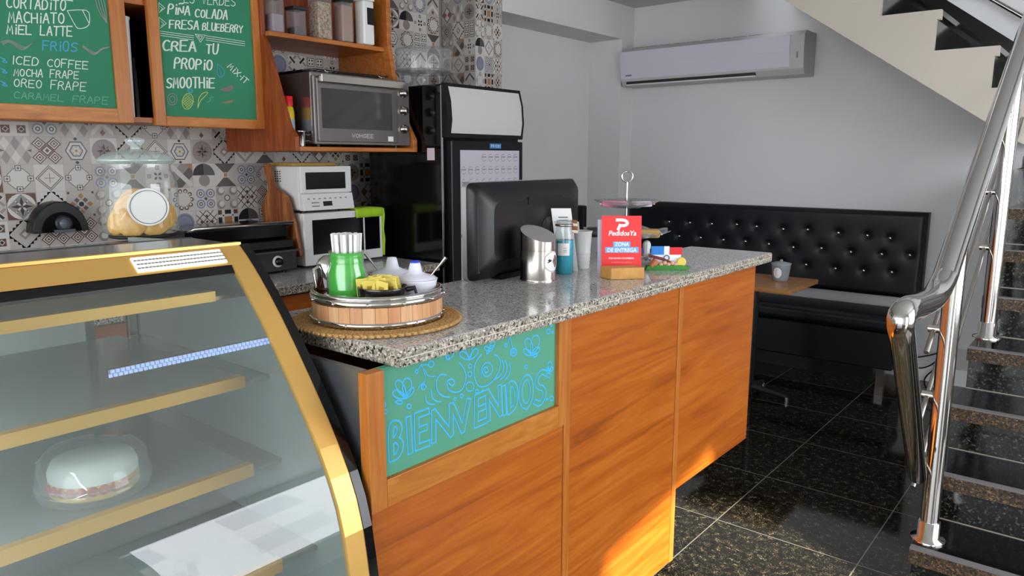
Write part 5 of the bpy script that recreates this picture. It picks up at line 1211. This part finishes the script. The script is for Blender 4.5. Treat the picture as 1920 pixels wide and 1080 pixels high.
# tiered stand
p = V((-1.42, 2.33, C0)); 
pb0 = at(1172, 489, 2, C0); p = V((pb0.x, pb0.y, C0)); s_ = mpp(p)
ts = thing('tiered_stand', 'glass tiered serving stand with a chrome ring handle behind the red sign', 'serving stand', p)
zu = face(1168, 383, p).z-C0; zm = face(1168, 436, p).z-C0; zr = face(1168, 331, p).z-C0
MB().cyl((0, 0, .008), (0, 0, zr-10*s_), 1.9*s_, M_CHROME, seg=10).torus((0, 0, zr), 10*s_, 1.6*s_, M_CHROME, 24, 8, axis=vdir).build('pole', ts, local=True)
def plate(z, r_, nm, wavy=0):
    b_ = MB(); seg = 48; vs = []; pr = [(.0004, 0), (r_*.45, 0), (r_*.85, 8*s_), (r_, 13*s_), (r_*1.0, 14.5*s_), (r_*.84, 9.5*s_), (r_*.45, 1.5*s_), (.0004, 1.5*s_)]
    for (q, zz2) in pr:
        for k in range(seg):
            a = 2*math.pi*k/seg; f = 1+wavy*math.sin(8*a)*(q/r_)**3; vs.append((q*f*math.cos(a), q*f*math.sin(a), z+zz2*(1+wavy*4*math.sin(8*a)*(q > r_*.8))))
    b_.add(vs, [(i*seg+k, i*seg+(k+1) % seg, (i+1)*seg+(k+1) % seg, (i+1)*seg+k) for i in range(len(pr)-1) for k in range(seg)], M_PLAST, True); b_.build(nm, ts, local=True)
plate(zu-6*s_, 61*s_, 'glass_tier'); plate(zm-10*s_, 80*s_, 'glass_tier', .05); plate(.001, 56*s_, 'glass_tier')
M_PINK = mat('pink_wrapper', '#cf7f96', .35); M_WRAP = mat('clear_wrapper', '#c9bcc6', .2)
zt_ = C0+zu-3.5*s_
def pack(name, label, grp, c, size, rz, mt, mt2, cat='snack pack'):
    t = thing(name, label, cat, c, rz, grp); a, b__, h = size
    MB().box(-a/2, a/2, -b__/2, b__/2, 0, h, mt).build('wrapper', t, h*.3, local=True)
    MB().box(-a/2-.008, -a/2, -b__/2, b__/2, h*.4, h*.6, mt2).box(a/2, a/2+.008, -b__/2, b__/2, h*.4, h*.6, mt2).build('crimped_ends', t, local=True)
pack('candy_pack', 'pink wrapped sweet pack with pale ends at the left of the top tier', 'snack packs on the tiered stand', p+V((0, 0, zu-3.5*s_))-rgt*.052-vdir*.03, (.09, .04, .022), YAW, M_PINK, M_WRAP)
pack('candy_pack', 'pink and clear wrapped sweet pack at the right of the top tier', 'snack packs on the tiered stand', p+V((0, 0, zu-3.5*s_))+rgt*.05-vdir*.03, (.07, .04, .02), YAW+.3, M_WRAP, M_PINK)
M_BIS = mat('biscuit_tan', '#c9a05f', .6)
pack('biscuit_pack', 'clear pack of tan biscuits at the right of the middle tier', 'snack packs on the tiered stand', p+V((0, 0, zm-8*s_))+rgt*.075-vdir*.02, (.09, .06, .03), YAW-.1, M_BIS, M_WRAP)
pack('dark_snack_pack', 'dark wrapped pack with pale ends at the left of the middle tier', 'snack packs on the tiered stand', p+V((0, 0, zm-8*s_))-rgt*.11, (.06, .06, .036), YAW+.2, mat('dark_wrapper', '#2a2a2c', .3), M_WHITEP)
pack('milk_carton', 'small white and blue carton on the bottom tier', 'snack packs on the tiered stand', p+V((0, 0, .004))+rgt*.075-vdir*.02, (.03, .03, .075), YAW, M_WHITE, mat('carton_blue', '#2b5fae', .5), 'carton')
pack('biscuit_pack', 'clear biscuit pack on the bottom tier', 'snack packs on the tiered stand', p+V((0, 0, .004))+rgt*.105-vdir*.05, (.05, .05, .03), YAW, mat('pale_biscuit', '#cdbf98', .6), M_WRAP)
# napkin holder
ph = at(1092, 470, 2, C0); s_ = mpp(ph)

# ------------------------------------------------------------------ air conditioner
ac = thing('air_conditioner', 'white split air conditioner high on the back wall', 'air conditioner', (-2.6, YB, 2.1))
A0 = at(1163, 158, 1, 5.36); A1 = at(1505, 138, 1, 5.36); At = at(1503, 55, 1, 5.36)
ax0, ax1, az0, az1 = A0.x, A1.x, A1.z, At.z
pf = [(5.40, az0), (5.37, az0+.04), (5.355, az0+.16), (5.36, az1-.03), (5.40, az1), (YB-.002, az1), (YB-.002, az0)]
MB().prism(pf, (ax0, 0, 0), (0, 1, 0), (0, 0, 1), (ax1-ax0, 0, 0), mat('ac_body', '#b9b7b5', .4)).build('body', ac, .004)
MB().prism([(5.366, az0+.055), (5.350, az0+.16), (5.354, az1-.03), (5.36, az1-.03), (5.372, az0+.055)], (ax0+.002, 0, 0), (0, 1, 0), (0, 0, 1), (ax1-ax0-.10, 0, 0), mat('ac_front', '#c8c8d2', .3)).build('front_panel', ac)
MB().box(ax0+.05, ax1-.34, 5.372, 5.395, az0+.012, az0+.034, M_DARK).build('air_outlet', ac)
MB().obox((ax0+.05, 5.368, az0+.008), (ax1-ax0-.39, 0, 0), (0, .02, -.006), (0, 0, .004), M_WHITE).build('louvre', ac)
b_ = MB()
for i in range(9): b_.box(ax0+.08+i*.12, ax0+.18+i*.12, 5.40, 5.43, az1-.002, az1+.002, M_DARK)
b_.build('intake_grille', ac)
MB().box(ax0+.05, ax0+.10, 5.356, 5.362, az0+.075, az0+.085, mat('ac_logo', '#6d6d75', .4)).build('badge', ac)
MB().box(ax1-.05, ax1-.04, 5.352, 5.358, az0+.11, az0+.15, mat('ac_lamp', '#8a8a8a', .4)).build('indicator', ac)

# ------------------------------------------------------------------ bench
bx0, bx1 = -3.25, -.985; BY = 5.50
bk_ = thing('tufted_wall_panel', 'black tufted backrest panel with silver buttons fixed on the back wall', 'wall panel', (-2.1, YB, .55))
btn = [(1333, 420), (1380, 421), (1417, 425), (1467, 430), (1513, 431), (1571, 437), (1625, 442), (1668, 447), (1253, 416), (1292, 418), (1232, 441), (1272, 443), (1312, 446), (1355, 450), (1396, 453), (1440, 458), (1486, 464), (1539, 466), (1594, 473), (1652, 477), (1705, 479), (1462, 491), (1510, 497), (1565, 504), (1618, 508), (1671, 511), (1412, 488)]
bp_ = [at(u, v, 1, BY) for u, v in btn]
bz0, bz1 = .565, 1.148; nx, nz = 150, 44; vs = []
for j in range(nz+1):
    for i in range(nx+1):
        x = bx0+(bx1-bx0)*i/nx; z = bz0+(bz1-bz0)*j/nz; e = min((x-bx0), (bx1-x), (z-bz0), (bz1-z)); y = BY
        if e < .03: y += .03*(1-e/.03)**2
        for q in bp_:
            d2 = (x-q.x)**2+(z-q.z)**2
            if d2 < .02: y += .016*math.exp(-d2/.00045)+.006*math.exp(-d2/.004)
        vs.append((x, y, z))
b_ = MB().add(vs, [(j*(nx+1)+i, j*(nx+1)+i+1, (j+1)*(nx+1)+i+1, (j+1)*(nx+1)+i) for j in range(nz) for i in range(nx)], M_LEATHER, True)
b_.box(bx0, bx1, BY+.03, YB-.002, bz0, bz1, M_LEATHER); b_.build('cushion', bk_)
for q in bp_: MB().sphere((q.x, BY+.015, q.z), (.011, .008, .011), M_CHROME, 10, 6).build('button', bk_)
se = thing('upholstered_bench', 'long black upholstered bench seat on steel feet under the tufted backrest', 'bench', (-2.1, 5.4, 0))
MB().box(bx0, -1.05, 5.16, 5.58, .37, .49, M_LEATHER).build('seat_cushion', se, .045, seg=5)
MB().box(bx0, -1.06, 5.22, 5.56, .12, .368, M_LEATHER).build('base', se, .01)
MB().box(bx0, -1.2, 5.34, 5.58, 0, .12, M_BLACK).build('plinth', se)  # black block added to darken the gap under the bench
for x in (-1.13, -2.1, -3.1): MB().box(x-.025, x+.025, 5.23, 5.28, 0, .12, M_STEEL).build('foot', se)
# second backrest by the column
sb2 = thing('side_backrest', 'short dark backrest beside the white column, seen past the computer', 'backrest', (-3.2, 4.6, 0))
q0 = at(1078, 384, 1, 4.75); q1 = at(1101, 405, 1, 4.75)
MB().box(q0.x-.2, q1.x, 4.70, 4.75, .42, q0.z, M_LEATHER).build('back', sb2, .012)
MB().box(q0.x-.2, q1.x, 4.30, 4.75, .38, .45, M_LEATHER).build('seat', sb2, .012)
for x in (q0.x-.17, q1.x-.03):
    for y in (4.33, 4.72): MB().box(x-.015, x+.015, y-.015, y+.015, 0, .4, M_BLACK).build('leg', sb2)
# table
tb_ = thing('cafe_table', 'small wooden-topped cafe table beyond the counter end', 'table', (-1.78, 4.5, 0))
c1 = at(1490, 541, 2, .75); c0 = at(1530, 523, 2, .75)
M_TBL = wood('table_wood', [(.3, '#8a5a2c'), (.6, '#b07d45')], (3, 30, 30), .35)
MB().box(-2.05, -1.435, 4.27, 4.79, .722, .75, M_TBL).build('top', tb_, .004)
MB().cyl((-1.74, 4.53, .02), (-1.74, 4.53, .722), .03, M_BLACK).build('pedestal', tb_)
for dx, dy in ((.24, 0), (-.24, 0), (0, .24), (0, -.24)): MB().tube([(-1.74, 4.53, .06), (-1.74+dx, 4.53+dy, .03)], [.022, .014], M_DARK, 10).cyl((-1.74+dx, 4.53+dy, 0), (-1.74+dx, 4.53+dy, .03), .014, M_STEEL).build('foot', tb_)
pc2 = at(1463, 525, 2, .75); s_ = mpp(pc2)
gc = thing('grey_cup', 'small grey lidded cup on the cafe table', 'cup', (pc2.x, pc2.y, .7505))
MB().lathe([(13*s_, 0), (14*s_, 2*s_), (17.5*s_, 29*s_), (18*s_, 30*s_), (16*s_, 30*s_), (.0004, 28*s_)], (0, 0, 0), mat('grey_ceramic', '#8d9498', .35), 28).build('cup_body', gc, local=True)
MB().lathe([(18*s_, 30*s_), (18.5*s_, 32*s_), (10*s_, 34*s_), (2.5*s_, 35*s_), (3*s_, 38*s_), (.0003, 39*s_)], (0, 0, 0), MATS['grey_ceramic'], 28).build('lid', gc, local=True)
a0 = math.atan2(-vdir.y, -vdir.x)-.75; vs = [V(((16.6*s_)*math.cos(a0), (16.6*s_)*math.sin(a0), 15*s_))]
for k in range(20):
    a = 2*math.pi*k/20; z = 15*s_+10*s_*math.sin(a); rr_ = (14+3.5*z/(29*s_))*s_+.0008; th = a0+.5*math.cos(a); vs.append(V((rr_*math.cos(th), rr_*math.sin(th), z)))
MB().add(vs, [(0, k+1, (k+1) % 20+1) for k in range(20)], M_WHITEP).build('white_motif', gc, local=True)

# ------------------------------------------------------------------ stairs
M_TREAD = mat('black_granite_tread', '#111113', .08)
M_RISER = granite('black_granite_riser', [(0, '#0c0d0c'), (.4, '#131512'), (.62, '#242820'), (.75, '#4a4f42')], 160, .1)
M_NOSE = granite('rough_brown_granite', [(0, '#1a1510'), (.3, '#3d3022'), (.45, '#57452f'), (.6, '#33281c'), (.75, '#7a6446')], 190, .55)
SX0, SX1 = -.44, .75; RZ, GO, NY = .18, .285, 2.695
st = thing('staircase', 'black granite staircase rising towards the back wall, lower flight', 'staircase', (.1, NY, 0))
for k in range(1, 8):
    y = NY+GO*(k-1); z = RZ*k
    s1 = MB().box(SX0, SX1, y, y+GO+.02, z-.028, z, M_TREAD).build('tread', st)
    MB().box(SX0-.001, SX1, y-.004, y+.012, z-.055, z-.004, M_NOSE).build('nosing', s1)['label'] = 'rough brown granite nosing'
    MB().box(SX0-.001, SX1, y-.003, y+.03, z-.004, z+.0008, mat('tread_edge_sheen', '#6d6c6c', .35)).build('edge_sheen', s1)  # grey strip painted in for the reflection along the tread front
    MB().box(SX0+.005, SX1, y+.022, y+.04, z-RZ, z-.028, M_RISER).build('riser', st)
    MB().box(SX0+.004, SX1, y+.018, y+.022, z-RZ, z-RZ+.003, mat('joint_pale', '#a09a8c', .7)).build('joint', st)
pts = [(NY+.04, 0)]
for k in range(1, 8): pts += [(NY+.04+GO*(k-1), RZ*k-.028), (NY+.04+GO*k, RZ*k-.028)]
pts += [(NY+.04+GO*7, RZ*7-.35), (NY+.6, 0)]
MB().prism(pts, (SX0+.006, 0, 0), (0, 1, 0), (0, 0, 1), (SX1-SX0-.012, 0, 0), M_CREAM).build('stringer', st)
LY = NY+GO*7
MB().box(SX0, SX1, LY, YB-.003, 1.40, 1.44, M_TREAD).build('landing', st)
MB().box(SX0+.005, SX1, LY+.022, LY+.04, 1.26, 1.40, M_RISER).build('riser', st)
# upper flight rising to the left along the back wall
uf = thing('upper_staircase', 'cream-sided upper stair flight with black steps, crossing above the bench', 'staircase', (-1, 4.7, 1.6))
UY = LY
U = [at(u, v, 1, UY) for u, v in ((1857, 165), (1873, 87), (1750, 95), (1762, 20), (1648, 28))]
rs_ = (U[2].z-U[0].z); gs_ = (U[0].x-U[2].x)
LP0 = at(1470, 0, 1, UY); LP1 = at(1862, 237, 1, UY); sl_ = (LP1.z-LP0.z)/(LP1.x-LP0.x)
xs, zs = U[0].x, U[0].z      # inner corner at the foot of the riser
top = []; n_ = 5
x, z = xs+gs_*1.0, zs-rs_
poly = [(x, z), (xs+gs_*1.0, zs)]
poly = []
xx0 = SX0+.0
poly.append((xx0, LP0.z+sl_*(xx0-LP0.x))); poly.append((xx0, zs))
for k in range(n_):
    poly += [(xs-gs_*k, zs+rs_*k), (xs-gs_*k, zs+rs_*k+rs_*.76), (xs-gs_*k+.022, zs+rs_*k+rs_*.76), (xs-gs_*k+.022, zs+rs_*(k+1))]
xe = xs-gs_*n_; poly += [(xe, zs+rs_*n_), (xe, LP0.z+sl_*(xe-LP0.x))]
MB().prism(poly, (0, UY, 0), (1, 0, 0), (0, 0, 1), (0, .04, 0), M_CREAM).build('side_stringer', uf)
for k in range(n_):
    xa = xs-gs_*k
    MB().box(xa-.02, xa, UY+.04, YB-.016, zs+rs_*k, zs+rs_*k+rs_-.03, M_RISER).build('riser', uf)
    MB().box(xa-gs_, xa+.022, UY+.04, YB-.016, zs+rs_*(k+1)-.03, zs+rs_*(k+1), M_TREAD).build('tread', uf)
MB().prism([(xx0, LP0.z+sl_*(xx0-LP0.x)), (xx0, LP0.z+sl_*(xx0-LP0.x)+.05), (xe, LP0.z+sl_*(xe-LP0.x)+.05), (xe, LP0.z+sl_*(xe-LP0.x))], (0, UY+.04, 0), (1, 0, 0), (0, 0, 1), (0, YB-UY-.042, 0), M_CREAM).build('soffit', uf)
# stepped black skirting on the wall behind the upper flight
ka, kb = at(1775, 0, 1, YB-.014), at(1920, 90, 1, YB-.014); ks = (kb.z-ka.z)/(kb.x-ka.x)
kx0, kx1 = xx0+.3, xe
lo_ = lambda x: LP0.z+sl_*(x-LP0.x)+.07
sk0 = [(kx0, lo_(kx0)), (kx0, ka.z+ks*(kx0-ka.x)), (kx1, ka.z+ks*(kx1-ka.x)), (kx1, lo_(kx1))]
o = MB().prism(sk0, (0, YB-.014, 0), (1, 0, 0), (0, 0, 1), (0, .012, 0), M_TSTEP); struct(o, 'baseboard_stairs')
# railing
rl_ = thing('stair_railing', 'polished steel stair railing with a thick handrail and slim bars', 'railing', (-.41, 2.8, .18))
HX = -.40
hr = [at(1720, 893, 1, 2.62), at(1694, 650, 0, HX), at(1686, 600, 0, HX), at(1697, 580, 0, HX), at(1722, 574, 0, HX), at(1752, 560, 0, HX), at(1772, 520, 0, HX)]
hA = hr[-1]; hB = V((HX, 3.73, 1.859)); hB = at(1905, 120, 0, HX); hC = hA+(hB-hA)*1.5
path = smooth2([tuple(q) for q in hr], 2)+[tuple(hB), tuple(hC)]
nr = len(path); MB().tube(path, [.027+.008*min(1, i/(nr*.45)) for i in range(nr)], M_CHROME, 18).build('handrail', rl_)
def rail_z(y): 
    t_ = (y-hA.y)/(hB.y-hA.y); return hA.z+(hB.z-hA.z)*t_
posts = [(2.797, RZ), (3.80, RZ*4), (4.80, 1.44)]
PX = -.405
for (y, z) in posts:
    po = MB().cyl((PX, y, z), (PX, y, rail_z(y)-.03), .03, M_CHROME, seg=18).build('post', rl_)
    MB().lathe([(.055, 0), (.055, .008), (.036, .014), (.036, .07), (.032, .072)], (PX, y, z+.0002), M_CHROME, 24).build('base_flange', po)
hs = [.26, .46, .66]; 
for i, (u, v) in enumerate(((1718, 870), (1730, 745), (1745, 620))):
    z_ = face(u+18, v, V((PX, 2.797, .5))).z; h0 = z_-RZ
    p0 = V((PX-.045, 2.75, RZ+h0-.03)); sl2 = (hB.z-hA.z)/(hB.y-hA.y)
    MB().cyl((PX-.045, 2.70, RZ+h0+sl2*(2.70-2.797)), (PX-.045, 4.85, RZ+h0+sl2*(4.85-2.797)), .0085, M_STEEL, seg=10).build('slim_bar', rl_)
    for (y, z) in posts: MB().cyl((PX-.062, y, RZ+h0+sl2*(y-2.797)), (PX-.0, y, RZ+h0+sl2*(y-2.797)), .013, M_CHROME, seg=12).build('bracket', rl_)
# wall handrail of the upper flight
wh = thing('wall_handrail', 'slim steel handrail on the wall of the upper flight', 'handrail', (-.7, YB, 2.6))
w_a = at(1862, 0, 1, YB-.06); w_b = at(1920, 33, 1, YB-.06); dwv = w_b-w_a
MB().cyl(w_a-dwv*2, w_b+dwv*3, .014, M_STEEL, seg=10).build('rail', wh)
for q in (-1.5, 2.5): c_ = w_a+dwv*q; MB().cyl(c_, (c_.x, YB, c_.z), .008, M_STEEL, seg=8).build('bracket', wh)
# socket and cables on the back wall under the stairs
so_ = thing('wall_socket', 'grey double socket plate with black cables low on the back wall', 'socket', (-.8, YB, .3))
sA = at(1808, 675, 1, YB-.01)
MB().box(sA.x-.12, sA.x+.12, YB-.012, YB, sA.z-.09, sA.z+.07, mat('socket_grey', '#bcbab4', .5)).build('plate', so_, .003)
b_ = MB()
cpx = [[(1790, 655), (1760, 662), (1735, 668), (1705, 672)], [(1790, 655), (1762, 672), (1738, 690), (1712, 690), (1700, 660)], [(1788, 660), (1755, 690), (1730, 710), (1738, 728), (1770, 740)]]
for c_ in cpx: b_.tube(smooth2([tuple(at(u, v, 1, YB-.03)) for u, v in c_], 2), .005, M_BLACK, 6)
b_.build('cables', so_)

# ------------------------------------------------------------------ across the street (seen only as reflection)
M_FAC = plaster('street_facade', '#c9c7c0')
fa = thing('street_building', 'pale building across the street outside the right wall', 'building', (9, 4, 0))
MB().box(8, 9, -1.85, 13, 0, 8, M_FAC).build('wall', fa)
for i in range(5):
    for j in range(2): MB().box(7.97, 8, .8+i*2.2, 2.0+i*2.2, 1.2+j*2.8, 2.6+j*2.8, mat('street_window', '#3a5a60', .1)).build('window', fa)

# street tree in front of that building
tr_ = thing('street_tree', 'leafy street tree outside the right wall', 'tree', (6.4, 3.6, 0))
MB().tube([(6.4, 3.6, 0), (6.35, 3.55, 1.2), (6.45, 3.7, 2.6)], [.09, .07, .04], mat('bark', '#5a4a3a', .9), 10).build('trunk', tr_)
b_ = MB(); rnd = random.Random(5); M_LEAF = mat('leaf', '#4c7a34', .6)
cl_ = [(6.4+rnd.uniform(-.7, .7), 3.6+rnd.uniform(-1.6, 1.6), 2.0+rnd.uniform(-.7, 1.3)) for _ in range(26)]
for c in cl_:
    for _ in range(45):
        q = V(c)+V((rnd.gauss(0, .2), rnd.gauss(0, .24), rnd.gauss(0, .16))); a = V((rnd.uniform(-1, 1), rnd.uniform(-1, 1), rnd.uniform(-1, 1))).normalized(); u_ = a.orthogonal().normalized()
        b_.add([q-a*.05, q+u_*.02, q+a*.05, q-u_*.02], [(0, 1, 2, 3)], M_LEAF)
b_.build('foliage', tr_)
